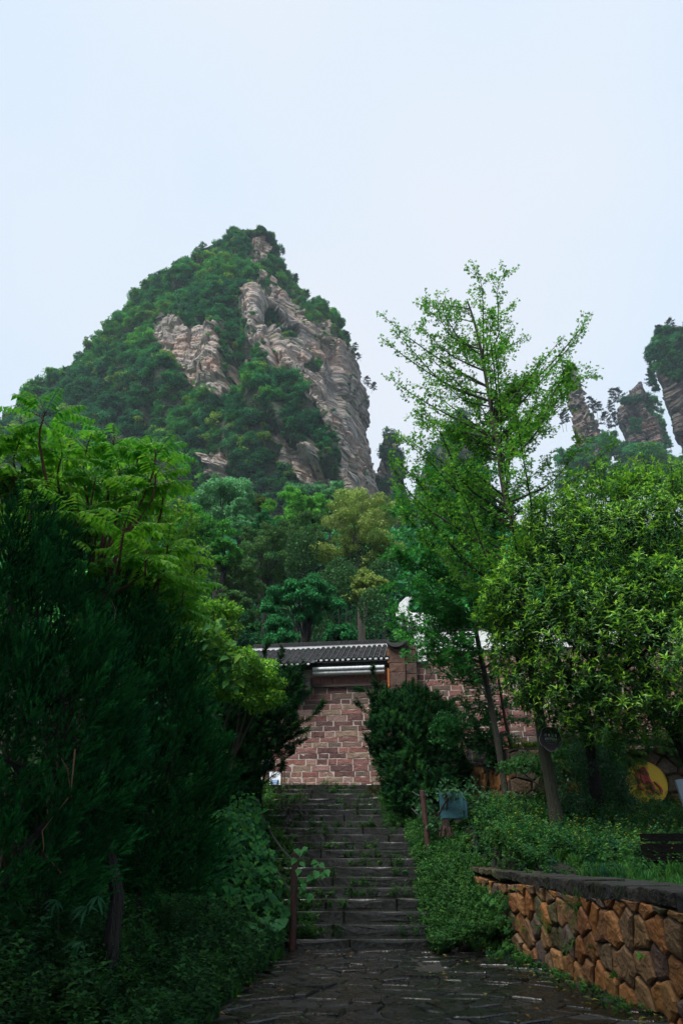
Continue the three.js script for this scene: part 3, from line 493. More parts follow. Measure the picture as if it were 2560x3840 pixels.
const rocksMain = [
  [[935, 305], [1040, 240], [1090, 280], [1160, 320], [1240, 440], [1330, 480], [1400, 545], [1470, 620], [1500, 1100], [1440, 1140], [1330, 1150], [1340, 1050], [1320, 920], [1285, 830], [1225, 740], [1150, 650], [1080, 610], [1000, 540], [965, 440]],
  [[612, 425], [650, 400], [700, 415], [740, 465], [820, 455], [880, 440], [895, 560], [885, 745], [800, 735], [740, 670], [700, 580], [612, 520]],
  [[985, 110], [1040, 100], [1060, 190], [980, 190]],
  [[800, 965], [870, 950], [915, 1000], [905, 1065], [830, 1050]],
  [[555, 1075], [640, 1060], [730, 1080], [700, 1125], [570, 1110]],
  [[1060, 860], [1090, 850], [1125, 905], [1160, 900], [1240, 930], [1250, 1010], [1300, 1080], [1230, 1090], [1140, 1030], [1090, 980]],
  [[885, 570], [960, 560], [975, 620], [900, 630]],
].map(Z1);
const greensMain = [[[1095, 430], [1170, 425], [1180, 490], [1120, 505]], [[1050, 360], [1110, 355], [1125, 405], [1060, 420]], [[1190, 560], [1240, 560], [1235, 600], [1195, 610]], [[1340, 480], [1430, 520], [1425, 570], [1370, 545]], [[1010, 260], [1055, 250], [1060, 340], [1020, 330]], [[860, 440], [895, 560], [885, 640], [850, 500]]].map(Z1);
const rockMain = (x, y) => { const [a, b] = ragged(x, y); if (greensMain.some((p) => inPoly(a, b, p))) return 0; return rocksMain.some((p) => inPoly(a, b, p)) ? 1 : 0; };
{
  const left = table([[868, 950], [905, 905], [915, 790], [940, 722], [990, 705], [1030, 655], [1060, 560], [1140, 450], [1240, 400], [1290, 318], [1390, 215], [1440, 118], [1490, 70], [1560, 40], [1640, -60], [1760, -200], [1960, -330], [2300, -480]]);
  const right = table([[868, 990], [890, 1035], [950, 1052], [1000, 1062], [1030, 1098], [1075, 1112], [1135, 1165], [1185, 1228], [1215, 1272], [1285, 1312], [1330, 1340], [1390, 1352], [1425, 1350], [1470, 1378], [1580, 1392], [1625, 1382], [1720, 1398], [1800, 1408], [1870, 1420], [1960, 1440], [2300, 1520]]);
  const ridge = table([[868, 0.5], [1000, 0.55], [1120, 0.60], [1300, 0.64], [1450, 0.70], [1600, 0.76], [1750, 0.86], [1960, 0.9]]);
  const depth = table([[868, 5], [950, 12], [1100, 26], [1300, 40], [1500, 54], [1700, 66], [1960, 80]]);
  const gully = (x, y, pts, w, d) => { let m = 1e9; for (let i = 0; i + 1 < pts.length; i++) { const [ax, ay] = pts[i], [bx, by] = pts[i + 1], t = clamp(((x - ax) * (bx - ax) + (y - ay) * (by - ay)) / ((bx - ax) ** 2 + (by - ay) ** 2), 0, 1); m = Math.min(m, Math.hypot(x - ax - t * (bx - ax), y - ay - t * (by - ay))); } return d * Math.exp(-((m / w) ** 2)); };
  const relief = (x, y) => gully(x, y, Z1([[905, 380], [912, 560], [930, 660]]), 32, -9) + gully(x, y, Z1([[840, 470], [830, 600], [835, 720]]), 55, 5) + gully(x, y, Z1([[1050, 380], [1075, 560], [1130, 640]]), 14, -4) + gully(x, y, Z1([[1000, 270], [990, 430], [1040, 590]]), 30, 2.5) + gully(x, y, Z1([[1290, 560], [1310, 760], [1390, 1000]]), 20, -3) + gully(x, y, Z1([[1060, 830], [1180, 960], [1270, 1090]]), 24, -5) + gully(x, y, Z1([[640, 640], [700, 860], [820, 1040]]), 60, 5) + gully(x, y, Z1([[1000, 700], [1150, 880], [1260, 960]]), 45, 6);
  const { g, pts } = rockBody({ rows: 440, cols: 330, yTop: 898, yBot: 2300, left: (y) => left(y) + 22 + 16 * noise.noise(y * 0.03, 1.3, 0.2) + 10 * noise.noise(y * 0.08, 4.3, 0.2), right: (y) => right(y) - 8 + 6 * noise.noise(y * 0.04, 7.3, 0.2), D: 262, depth, ridge, rock: rockMain, relief, dip: 0.30, shape: (q, f) => Math.pow(q, f < 0.5 ? 0.85 : 0.72) });
  const mt = structure('mountain', g, M.rock);
  // woods on it
  seed(41);
  const front = pts.filter((p) => p.i <= 331 && p.sy < 1930), veg = front.filter((p) => p.rock < 0.5), spots = [];
  const dark = (p) => fbm(p.p.x * 0.02, p.p.y * 0.02, p.p.z * 0.02 + 3, 3);
  for (let n = 0; n < 5600; n++) {
    const s = veg[Math.floor(R() * veg.length)]; if (s.sx < -260) continue;
    const near = rockMain(s.sx + 24, s.sy) || rockMain(s.sx - 24, s.sy) || rockMain(s.sx, s.sy + 28) || rockMain(s.sx, s.sy - 14), r = near ? rr(0.8, 1.9) : lerp(1.1, 3.9, R() ** 1.8) * (s.sy < 1000 ? 0.8 : 1), d = dark(s) + gauss() * 0.28;
    const k = jit(R() < 0.09 ? GREENS[5] : d > 0.12 ? GREENS[R() < 0.5 ? 3 : 0] : d < -0.08 ? GREENS[R() < 0.5 ? 2 : 1] : GREENS[[0, 4, 6, 1][Math.floor(R() * 4)]], 0.16);
    spots.push({ p: s.p.clone().addScaledVector(s.n, r * 0.1).add(V(0, r * 0.65, 0)), r, k });
  }
  const rock = front.filter((p) => p.rock > 0.5);
  for (let n = 0; n < 420; n++) { const s = rock[Math.floor(R() * rock.length)]; const q = fbm(s.p.x * 0.07, s.p.y * 0.04, 4, 2); if (q < 0.02) continue; const r = rr(0.5, 1.3); spots.push({ p: s.p.clone().add(V(0, r * 0.3, 0)), r, k: jit(GREENS[1 + Math.floor(R() * 3)], 0.2), tall: 0.8 }); }
  planted('mountain_wood', spots, crownsFar, 'dense mixed green wood clinging to the big rock mountain', 'wood');
  // single trees that stand out against the sky along the edges
  const protoL = thing('ridge_tree', 'lowest small round tree against the sky on the left slope of the mountain', 'tree', V(0, 0, 0), 0, 'small trees along the left skyline of the mountain');
  part('crown', crownsFar[2], std({ color: new THREE.Color(0.03, 0.085, 0.035), roughness: 1 }), protoL);
  const protoR = thing('ridge_pine', 'small dark pine left of the summit, first along the right skyline of the mountain', 'pine tree', V(0, 0, 0), 0, 'small pines along the right skyline of the mountain');
  part('crown', pinesFar[0], std({ color: new THREE.Color(0.020, 0.065, 0.038), roughness: 1 }), protoR);
  let nl = 0, nr = 0;
  for (const [x, y, r] of [[85, 1520, 3], [125, 1485, 2.6], [222, 1432, 2.2], [290, 1375, 2.2], [362, 1305, 2.6], [468, 1185, 2.8], [560, 1098, 2.4], [615, 1070, 2.2], [720, 985, 2.6], [785, 945, 2.4], [845, 930, 2.0]]) { const p = at(x, y, 262); if (nl++) copyOf(protoL, p, rr(0, 6), r, `${ORD[nl - 1]} small round tree up the left skyline of the mountain, counted from below`); else { protoL.position.copy(p); protoL.scale.setScalar(r); } }
  for (const [x, y, r, lean] of [[930, 908, 2.4, 0], [968, 888, 2.8, 0], [1012, 900, 2.6, -0.1], [1060, 950, 2.2, -0.2], [1108, 1045, 2.4, -0.2], [1150, 1105, 2.3, -0.2], [1185, 1150, 2.4, -0.1], [1215, 1180, 3, 0], [1245, 1205, 3, 0], [1272, 1225, 2.8, 0], [1300, 1265, 2.6, -0.1], [1330, 1310, 2.6, -0.3], [1345, 1340, 2.3, -0.4], [1375, 1440, 3, -0.2], [1398, 1455, 2.6, -0.3]]) { const p = at(x, y, 258); const o = nr++ ? copyOf(protoR, p, rr(0, 6), r, `${ORD[nr - 1]} small dark pine along the right skyline of the mountain, counted down from the summit`) : protoR; o.position.copy(p); o.scale.setScalar(r); o.rotation.z = lean; }
}
// the three pillars on the right and the wooded saddle under them
const Z8 = (pts) => pts.map(([x, y]) => [2050 + x * 0.3253, 1150 + y * 0.3253]);
const outline = (pts) => table(Z8(pts).map(([x, y]) => [y, x]));
function pillar(label, o, s) {
  const { g, pts } = rockBody({ rows: o.rows, cols: o.cols, yTop: o.yTop, yBot: o.yBot, left: o.left, right: o.right, D: o.D, depth: () => o.dep, ridge: () => o.ridge, rock: () => 1, dip: o.dip, big: 0.45, bed: o.bed ?? 1.1, shape: (q) => Math.pow(q, 0.6), moss: o.moss ?? 1, tone: 0.62 });
  const m = structure('rock_pillar', g, M.rock); m.userData.label = label; seed(s); return pts;
}
{
  const spots = [], pines = [], add = (x, y, D, r, k = 2, tall = 1) => spots.push({ p: at(x, y, D), r, k: jit(GREENS[k], 0.15), tall });
  const A = pillar('slim leaning rock spire behind the ginkgo', { rows: 150, cols: 60, yTop: 1397, yBot: 1760, left: outline([[210, 760], [228, 960], [280, 1200], [295, 1400], [320, 1560], [330, 1900]]), right: outline([[262, 760], [325, 890], [400, 1060], [435, 1160], [560, 1270], [615, 1400], [695, 1580], [740, 1900]]), D: 300, dep: 9, ridge: 0.45, dip: -0.25 }, 43);
  const B = pillar('broad dark rock stump between the spire and the tall cliff', { rows: 130, cols: 90, yTop: 1500, yBot: 1780, left: outline([[880, 1090], [815, 1200], [840, 1340], [905, 1460], [1040, 1680], [1060, 1950]]), right: outline([[1040, 1080], [1180, 1190], [1235, 1290], [1285, 1420], [1330, 1540], [1345, 1950]]), D: 345, dep: 18, ridge: 0.35, dip: 0.35 }, 44);
  const C = pillar('tall cliff pillar at the right edge with a wooded top', { rows: 220, cols: 110, yTop: 1280, yBot: 1800, left: outline([[1320, 400], [1262, 600], [1285, 760], [1345, 900], [1405, 1150], [1455, 1350], [1510, 1500], [1570, 1680], [1620, 2000]]), right: outline([[1800, 330], [2100, 700], [2300, 1200], [2500, 1700]]), D: 285, dep: 22, ridge: 0.25, dip: 0.2, bed: 1.3, moss: 0.6 }, 45);
  for (const pts of [A, B, C]) for (let n = 0; n < 26; n++) { const s = pts[Math.floor(R() * pts.length)]; if (s.sx > 2600) continue; spots.push({ p: s.p.clone(), r: rr(0.6, 1.5), k: jit(GREENS[1 + Math.floor(R() * 2)], 0.2) }); }
  for (let n = 0; n < 14; n++) add(2050 + 0.3253 * rr(215, 260), 1150 + 0.3253 * rr(735, 770), 300, rr(1, 1.6));
  for (let n = 0; n < 70; n++) { const f = R(); add(2050 + 0.3253 * lerp(880, 1150, f), 1150 + 0.3253 * (1075 - 40 * Math.sin(f * 3.1) + rr(-15, 60) + f * 40), 335 + rr(-6, 10), rr(1.4, 2.6), 2); }
  for (let n = 0; n < 40; n++) add(2050 + 0.3253 * rr(960, 1080), 1150 + 0.3253 * rr(1290, 1460), 326, rr(1, 2), 1);
  for (let n = 0; n < 260; n++) { const y = rr(250, 860), xl = table([[250, 1270], [330, 1240], [500, 1190], [620, 1120 + 60], [700, 1260], [860, 1500]])(y); add(2050 + 0.3253 * rr(xl, 1900), 1150 + 0.3253 * (y + (y > 620 ? 0 : 0)), 262 + rr(-3, 6), rr(1.3, 3), [1, 2, 2, 4, 0][Math.floor(R() * 5)]); }
  for (let n = 0; n < 80; n++) { const y = rr(450, 1000); add(2050 + 0.3253 * (table([[450, 1130], [620, 1130], [760, 1180], [900, 1190], [1000, 1240]])(y) + rr(0, 70)), 1150 + 0.3253 * y, 282, rr(0.7, 1.5), 2, 1.3); }
  // wood between and below the pillars
  for (let n = 0; n < 420; n++) { const x = rr(2090, 2620), top = table([[2090, 1690], [2170, 1690], [2215, 1640], [2300, 1620], [2340, 1670], [2400, 1705], [2470, 1690], [2530, 1720], [2620, 1730]])(x); add(x, lerp(top, 1860, R() ** 1.3), 268 + rr(-6, 40), rr(1.6, 3.4), [0, 1, 2, 4, 1, 6][Math.floor(R() * 6)]); }
  for (let n = 0; n < 90; n++) { const y = rr(1480, 1680); add(2430 + (y - 1480) * 0.25 + rr(-14, 34), y, 330, rr(1.2, 2.4), [0, 4, 1][n % 3], 1.3); }
  for (let n = 0; n < 60; n++) add(2400 + rr(-30, 70), 1690 + rr(-15, 40), 240, rr(2, 3.4), 3 + (n % 2));
  planted('pillar_wood', spots, crownsFar, 'bluish green wood around and on top of the rock pillars at right', 'wood');
  const proto = thing('cliff_pine', 'slender dark pine at the tip of the slim spire, left one', 'pine tree', V(0, 0, 0), 0, 'slender pines between the rock pillars');
  part('crown', pinesFar[1], std({ color: new THREE.Color(0.016, 0.055, 0.036), roughness: 1 }), proto);
  [[270, 760, 300, 2], [365, 870, 300, 2.4], [505, 1130, 320, 5], [570, 1190, 320, 5.4], [620, 1180, 320, 4], [700, 1370, 300, 6.5], [780, 1340, 300, 5.5], [830, 1060, 345, 7], [750, 1180, 345, 5.5], [760, 1040, 345, 5], [210, 1300, 300, 5], [170, 1320, 300, 4.4], [1130, 1100, 340, 5], [1200, 1120, 330, 6], [1330, 330, 280, 5], [1430, 240, 285, 5], [1290, 300, 280, 4.5], [1200, 880, 285, 5], [1170, 560, 285, 4]].forEach(([x, y, D, r], i) => { const where = ['at the tip of the slim spire, left one', 'on the right shoulder of the slim spire', 'left of the two on the low ledge right of the spire', 'middle one on the low ledge right of the spire', 'right one on the low ledge right of the spire', 'tall and dark in the gap left of the rock stump', 'close right of the tall one in the gap by the rock stump', 'spreading on the top left of the rock stump', 'below the spreading crown on the left of the rock stump', 'leaning left from the top of the rock stump', 'at the left foot of the slim spire, nearer one', 'at the left foot of the slim spire, outer one', 'right of the rock stump, upper one', 'between the rock stump and the tall cliff', 'on the top of the tall cliff, middle one', 'highest on the tall cliff', 'on the top left corner of the tall cliff', 'low on the left side of the tall cliff', 'halfway up the left side of the tall cliff'][i]; const p = at(2050 + x * 0.3253, 1154 + y * 0.3253, D); r *= 0.85; const o = i ? copyOf(proto, p, i * 1.3, r, 'slender dark pine ' + where) : proto; o.position.copy(p); o.scale.set(r, r * 1.15, r); o.rotation.z = gauss() * 0.12; });
  // wooded knolls beyond, showing through the ginkgo and in the gap by the cliff
  const k2 = [];
  const mound = (name, x0, x1, topF, D, dep, n, col) => {
    const { g, pts } = rockBody({ rows: 60, cols: 60, yTop: topF, yBot: 2250, left: table([[topF, x0 + (x1 - x0) * 0.32], [topF + 90, x0 + (x1 - x0) * 0.08], [2250, x0 - 120]]), right: table([[topF, x1 - (x1 - x0) * 0.32], [topF + 90, x1 - (x1 - x0) * 0.08], [2250, x1 + 120]]), D, depth: () => dep, ridge: () => 0.5, rock: (x, y) => (fbm(x * 0.02, y * 0.02, 5, 2) > 0.25 ? 1 : 0), big: 1 });
    structure(name, g, M.rock); const f = pts.filter((p) => p.i <= 60);
    for (let i = 0; i < n; i++) { const s = f[Math.floor(R() * f.length)]; if (s.rock > 0.5) continue; const r = rr(2, 4); k2.push({ p: s.p.clone().add(V(0, r * 0.5, 0)), r, k: jit(GREENS[col[i % col.length]], 0.15) }); }
  };
  mound('hill', 1560, 1840, 1665, 330, 30, 340, [2, 2, 1]);
  mound('hill', 1395, 1520, 1700, 290, 20, 260, [2, 4, 1]);
  planted('hill_wood', k2, crownsFar, 'dark bluish wood on the hills glimpsed behind the ginkgo', 'wood');
}

// ---------------------------------------------------------------- rubble walls and small things of the yard
const RUBBLE = [[0.30, 0.115, 0.028], [0.36, 0.15, 0.035], [0.25, 0.105, 0.036], [0.21, 0.115, 0.05], [0.33, 0.16, 0.045], [0.36, 0.15, 0.042], [0.13, 0.075, 0.055], [0.30, 0.16, 0.06], [0.26, 0.15, 0.07], [0.10, 0.085, 0.03]];
// a wall along a line of ground points; a map from (run, height, proud) to the place
function lineMap(line, lean = 0) {
  const seg = []; let L = 0;
  for (let i = 0; i + 1 < line.length; i++) { const a = line[i], b = line[i + 1], l = Math.hypot(b[0] - a[0], b[1] - a[1]); seg.push({ a, l, s: L, dx: (b[0] - a[0]) / l, dz: (b[1] - a[1]) / l }); L += l; }
  return { L, map: (u, v, n) => { const s = seg.find((q) => u <= q.s + q.l) ?? seg[seg.length - 1], t = u - s.s, k = n - lean * v; return V(s.a[0] + s.dx * t + s.dz * -k, v, s.a[1] + s.dz * t + s.dx * k); } };
}
function rubbleWall(root, map, u0, u1, bot, top, sx, sy, limit, tones, name = 'stone', joint = 0.014) {
  const pts = [], late = []; let row = 0, n = 0;
  for (let v = -0.2; v < 4; v += sy, row++) for (let u = u0 - sx; u < u1 + sx; u += sx) pts.push([u + (row % 2) * sx * 0.5 + rr(-0.34, 0.34) * sx, v + rr(-0.34, 0.34) * sy]);
  for (const p of cells(pts, u0, u1, -0.3, 4.2, sx / sy)) {
    if (p.length < 3) continue; const cu = p.reduce((s, q) => s + q[0], 0) / p.length, cv = p.reduce((s, q) => s + q[1], 0) / p.length, b = bot(cu), t = top(cu);
    if (cv < b - 0.1 || Math.min(...p.map((q) => q[1])) > t - 0.07) continue;
    const q = p.map(([u, v]) => [u, clamp(v, b - 0.15, top(u))]), pr = rr(0.04, 0.09), tu = gauss() * 0.04, tv = gauss() * 0.04;
    const g = stone(q, (u, v, k) => map(u, v, k > 0 ? Math.max(0.0, k + (u - cu) * tu + (v - cv) * tv) : k), 0.1, pr, joint * rr(0.7, 2.2), 0.011, jit(tones[Math.floor(R() * tones.length)], 0.2).map((c) => c * 0.85), 0.07, [0.8, 0.58, 0.3]);
    if (n++ < limit) partW(name, g, M.rubble, root); else late.push(g);
  }
  if (late.length) partW(name + 's', mergeGeometries(late), M.rubble, root, 'stuff');
}
function slabBody(map, u0, u1, bot, top, thick, step = 0.25, front = 0) { // the solid behind the stones
  const a = new Acc(true), n = Math.ceil((u1 - u0) / step), q = (p) => [p.x + p.z, p.y];
  const quad = (A, B, C, D) => { a.tri(A, B, C, [1, 1, 1], q(A), q(B), q(C)); a.tri(A, C, D, [1, 1, 1], q(A), q(C), q(D)); };
  for (let i = 0; i < n; i++) {
    const a0 = lerp(u0, u1, i / n), a1 = lerp(u0, u1, (i + 1) / n);
    quad(map(a0, bot(a0), front), map(a1, bot(a1), front), map(a1, top(a1), front), map(a0, top(a0), front)); quad(map(a0, top(a0), front), map(a1, top(a1), front), map(a1, top(a1), -thick), map(a0, top(a0), -thick)); quad(map(a0, bot(a0), -thick), map(a0, top(a0), -thick), map(a1, top(a1), -thick), map(a1, bot(a1), -thick));
  }
  quad(map(u0, bot(u0), front), map(u0, top(u0), front), map(u0, top(u0), -thick), map(u0, bot(u0), -thick)); quad(map(u1, bot(u1), front), map(u1, top(u1), front), map(u1, top(u1), -thick), map(u1, bot(u1), -thick));
  return a.geo();
}
{ // retaining wall along the path
  seed(51);
  const root = thing('retaining_wall', 'low retaining wall of orange brown rubble stones with a dark cracked coping beside the path', 'wall', V(2.72, 0, -12.45));
  const { L, map } = lineMap([[2.60, -15.4], [2.70, -12.75], [2.80, -12.42], [3.36, -7.5], [3.95, -3]]);
  const top = (u) => 1.0 + 0.02 * Math.sin(u * 2.1), bot = () => -0.05;
  partW('core', slabBody(map, 0, L, bot, (u) => top(u) - 0.02, 0.35), M.darkMortar, root);
  rubbleWall(root, map, 0, L - 2, bot, top, 0.31, 0.31, 260, RUBBLE);
  // coping: rough dark slabs of mortar
  for (let u = 0; u < L - 1; ) { const w = rr(0.25, 0.55), a = u, b = u + w, k = jit(u < 2.4 ? [0.20, 0.17, 0.11] : [0.075, 0.072, 0.062], 0.3), pr = rr(0.03, 0.08), lo = top(a) + (u < 3.2 ? rr(0.03, 0.07) : rr(-0.08, 0.03)); partW('coping_slab', stone([[a, lo], [b, lo + gauss() * 0.03], [b, 1.16 + gauss() * 0.012], [a, 1.16 + gauss() * 0.012]], (p, q, n) => map(p, q, n), 0.5, pr, 0.002, 0.012, k, 0.06, [0.75, 0.4]), M.coping, root); u = b; }
  const flat = []; for (let u = 0; u < L - 1; u += 0.5) flat.push([map(u, 1.135, -0.3), map(u, 1.14 + gauss() * 0.01, -0.95 - 0.3 * noise.noise(u, 0, 0))]);
  const a = new Acc(true); for (let i = 0; i + 1 < flat.length; i++) { const [A, B] = flat[i], [D, C] = flat[i + 1], q = (p) => [p.x, p.z]; a.tri(A, B, C, [0.075, 0.075, 0.06], q(A), q(B), q(C)); a.tri(A, C, D, [0.075, 0.075, 0.06], q(A), q(C), q(D)); }
  partW('ledge', a.geo(true), M.coping, root);
}
{ // upper wall with the two painted discs, and its wing down to the steps
  seed(53);
  const P0 = at(1752, 2860, 20.6), P1 = at(1912, 2895, 18.1), P2 = at(2300, 2790, 18.1), P3 = V(15, 0, -17.2);
  const root = thing('upper_wall', 'taller rubble wall overgrown with ferns and moss above the weedy terrace', 'wall', V(P1.x, 2.2, P1.z));
  const main = lineMap([[P1.x - 0.02, P1.z], [P2.x, P2.z], [P3.x, P3.z]]), yT = at(1912, 2815, 18.1).y, top = (u) => yT + 0.02 + 0.05 * Math.sin(u * 1.7) + u * 0.012;
  partW('core', slabBody(main.map, 0, main.L, () => 1.6, top, 0.5), M.darkMortar, root);
  const dim = [[0.20, 0.085, 0.035], [0.13, 0.085, 0.045], [0.24, 0.10, 0.04], [0.10, 0.08, 0.05], [0.16, 0.10, 0.06]];
  rubbleWall(root, main.map, 0, 8.2, () => 1.9, top, 0.48, 0.34, 200, dim);
  const wing = lineMap([[P0.x, P0.z], [P1.x, P1.z]]), topW = (u) => lerp(P0.y, P1.y, u / wing.L) - 0.04 * Math.sin(u * 4);
  partW('core', slabBody(wing.map, 0, wing.L, () => 1.2, topW, 0.4), M.darkMortar, root);
  rubbleWall(root, wing.map, 0, wing.L, () => 1.4, topW, 0.2, 0.36, 90, RUBBLE);
  for (let u = 0; u < wing.L - 0.1; ) { const w = rr(0.3, 0.5), b = Math.min(wing.L, u + w), y = topW(u), y2 = topW(b); partW('coping_slab', stone([[u, y - 0.03], [b, y2 - 0.03], [b, y2 + 0.06], [u, y + 0.06]], wing.map, 0.4, 0.1, 0.004, 0.012, jit([0.06, 0.055, 0.05], 0.2), 0.1), M.coping, root); u = b; }
  // grey plank hoarding behind the wing
  const h = thing('plank_hoarding', 'short hoarding of dark purplish upright planks behind the sloping wall', 'fence', at(1830, 2870, 21.6).setY(3.2));
  for (let i = 0; i < 7; i++) { const p = at(1752 + i * 20, 2880, 21.6), q = at(1752 + (i + 1) * 20, 2880, 21.6), y1 = at(1800, 2795, 21.6).y + gauss() * 0.03; partW('plank', box(p.x + 0.006, q.x - 0.006, 3.0, y1, -21.63 + gauss() * 0.006, -21.59), plain(0.05 * rr(0.8, 1.2), 0.034, 0.036, { bumpMap: rep(barkBump, 2), bumpScale: 0.008 }), h); }
}
// a painted disc with raised red brush strokes
function brush(pts, w, z, k, steps = 22) { // pts: [x, y, half-width]
  const c = new THREE.CatmullRomCurve3(pts.map((p) => V(p[0], p[1], 0)), false, 'centripetal'), wt = table(pts.map((p, i) => [i / (pts.length - 1), p[2]])), a = new Acc(), L = [], Rr = [];
  for (let i = 0; i <= steps; i++) { const t = i / steps, p = c.getPoint(t), d = c.getTangent(t), n = V(-d.y, d.x, 0), h = wt(t) * w; L.push(p.clone().addScaledVector(n, h)); Rr.push(p.clone().addScaledVector(n, -h)); }
  const f = (v, zz) => V(v.x, v.y, zz);
  for (let i = 0; i < steps; i++) { a.quad(f(L[i], z), f(L[i + 1], z), f(Rr[i + 1], z), f(Rr[i], z), k); a.quad(f(L[i], 0), f(L[i + 1], 0), f(L[i + 1], z), f(L[i], z), k); a.quad(f(Rr[i], 0), f(Rr[i + 1], 0), f(Rr[i + 1], z), f(Rr[i], z), k); }
  for (const i of [0, steps]) a.quad(f(L[i], 0), f(Rr[i], 0), f(Rr[i], z), f(L[i], z), k);
  return a.geo();
}
{
  const yellow = std({ color: new THREE.Color(0.62, 0.40, 0.025), roughness: 0.7, bumpMap: rep(roughBump, 1.3), bumpScale: 0.008 }), red = std({ vertexColors: true, roughness: 0.55 }), RED = [0.36, 0.012, 0.012];
  const disc = (px, py, r, label, strokes) => {
    const p = at(px, py, 17.75), o = thing('painted_disc', label, 'sign', p, -0.03);
    const g = new THREE.CylinderGeometry(r, r, 0.05, 64, 1); g.rotateX(Math.PI / 2); part('panel', g, yellow, o);
    const rim = new THREE.TorusGeometry(r - 0.004, 0.016, 6, 64); rim.translate(0, 0, 0.018); part('rim', rim, yellow, o);
    // the painted ground flaked off to dark grey in a few patches
    strokes.forEach((s, i) => { const b = part('brush_stroke', brush(s, 1, 0.03 + i * 0.0011, RED), red, o); b.position.z = 0.025; });
    return o;
  };
  const S = 1 / 375, c = (x, y, w) => [(x - 632) * S * 0.485, (720 - y) * S * 0.485, w * S * 0.39];   // read off the photograph, in disc radii
  disc(2422, 2938, 0.485, 'round yellow panel with a big red brush written character on the overgrown wall', [
    [c(455, 500, 6), c(478, 560, 18), c(490, 650, 22), c(487, 760, 22), c(482, 800, 12)],
    [c(490, 552, 12), c(535, 545, 14), c(548, 490, 18), c(585, 448, 22), c(630, 448, 24), c(660, 510, 24), c(672, 610, 28), c(690, 690, 32), c(720, 740, 32), c(722, 830, 38), c(690, 895, 42), c(640, 880, 26), c(590, 850, 12)],
    [c(540, 545, 20), c(575, 500, 30), c(600, 500, 20), c(590, 530, 16)], [c(545, 560, 20), c(560, 640, 22), c(580, 720, 24)], [c(560, 560, 18), c(605, 555, 20), c(622, 610, 20), c(635, 690, 18)], [c(548, 622, 14), c(600, 612, 14), c(640, 600, 12)], [c(560, 672, 14), c(610, 664, 14), c(660, 650, 10)], [c(572, 725, 14), c(640, 712, 22), c(700, 700, 24)],
    [c(475, 830, 20), c(520, 815, 24), c(555, 838, 16)], [c(575, 800, 10), c(640, 770, 14), c(700, 770, 16)],
    [c(735, 800, 22), c(770, 855, 24), c(830, 890, 26), c(870, 860, 26), c(860, 800, 20), c(820, 745, 12), c(765, 692, 3)],
  ]);
  disc(2108, 2925, 0.46, 'round yellow panel with a red character mostly hidden behind the leaning trunk and bushes', [
    [[-0.20, 0.12, 0.02], [-0.02, 0.15, 0.03], [0.18, 0.13, 0.03]], [[-0.14, 0.08, 0.03], [-0.15, -0.06, 0.035], [-0.2, -0.22, 0.02]], [[0.12, 0.12, 0.03], [0.14, -0.04, 0.035], [0.05, -0.12, 0.03]], [[-0.05, 0.05, 0.02], [0.06, 0.04, 0.02]], [[-0.04, -0.05, 0.03], [0.05, -0.2, 0.035], [0.2, -0.26, 0.02]],
  ]);
}
{ // posts and chains of the stair railing
  seed(55);
  const rust = plain(0.045, 0.014, 0.011, { roughness: 0.7, bumpMap: rep(roughBump, 2), bumpScale: 0.006 }), steel = plain(0.05, 0.05, 0.05, { roughness: 0.55, metalness: 0.4 });
  const post = (label, base, top, r) => { const o = thing('railing_post', label, 'post', base), ax = top.clone().sub(base), h = ax.length(); const g = new THREE.CylinderGeometry(r * 0.97, r, h, 20); g.translate(0, h / 2, 0); const m = part('pipe', g, rust, o); m.quaternion.setFromUnitVectors(V(0, 1, 0), ax.clone().normalize()); const c = new THREE.CylinderGeometry(r * 0.8, r, 0.02, 20); c.translate(0, h + 0.011, 0); const cm = part('cap', c, rust, o); cm.quaternion.copy(m.quaternion); for (const t of [0.92, 0.68, 0.35]) { const b = new THREE.CylinderGeometry(0.014, 0.014, 0.03, 8); b.rotateX(Math.PI / 2); b.translate(0.0, h * t, r); const bm = part('bolt', b, steel, o); bm.quaternion.copy(m.quaternion); } return o; };
  const tA = V(-0.80, 1.42, -13.15), tB = at(1583, 2967, 17.0);
  post('thick dark red iron post on the left of the bottom steps', V(-0.80, -0.05, -13.15), tA, 0.058);
  post('thinner dark red iron post leaning beside the middle of the steps on the right', at(1606, 3190, 17.0), tB, 0.062);
  const link = new THREE.TorusGeometry(0.017, 0.005, 5, 10); link.scale(1.45, 0.9, 1);
  const chain = (label, a, b, sag) => { const o = thing('chain', label, 'chain', a), gs = [], L = a.distanceTo(b), n = Math.round(L / 0.045), pt = (t) => a.clone().lerp(b, t).add(V(0, -sag * 4 * t * (1 - t), 0)), q = new THREE.Quaternion(), m4 = new THREE.Matrix4(); for (let i = 0; i < n; i++) { const p = pt((i + 0.5) / n), d = pt((i + 1) / n).sub(pt(i / n)).normalize(); q.setFromUnitVectors(V(1, 0, 0), d).multiply(new THREE.Quaternion().setFromAxisAngle(V(1, 0, 0), (i % 2) * 1.57 + 0.3)); gs.push(link.clone().applyMatrix4(m4.compose(p, q, V(1, 1, 1)))); } const g = mergeGeometries(gs); g.translate(-a.x, -a.y, -a.z); part('links', g, steel, o, 'stuff'); };
  const up = at(950, 2962, 19.5), up2 = at(935, 2990, 18.5);
  chain('upper chain sagging from the left post up to the dark yew', tA.clone().add(V(0, -0.12, 0)), up, 0.22); chain('lower chain hanging from the left post up the bank of vines', tA.clone().add(V(0, -0.62, 0)), up2, 0.25);
  chain('chain from the top of the right post up to the wall corner', tB.clone().add(V(0, -0.1, 0)), at(1500, 2900, 21.5), 0.15); chain('chain from halfway up the right post up to the wall corner', tB.clone().add(V(0, -0.55, 0)), at(1490, 2945, 21.5), 0.15);
}
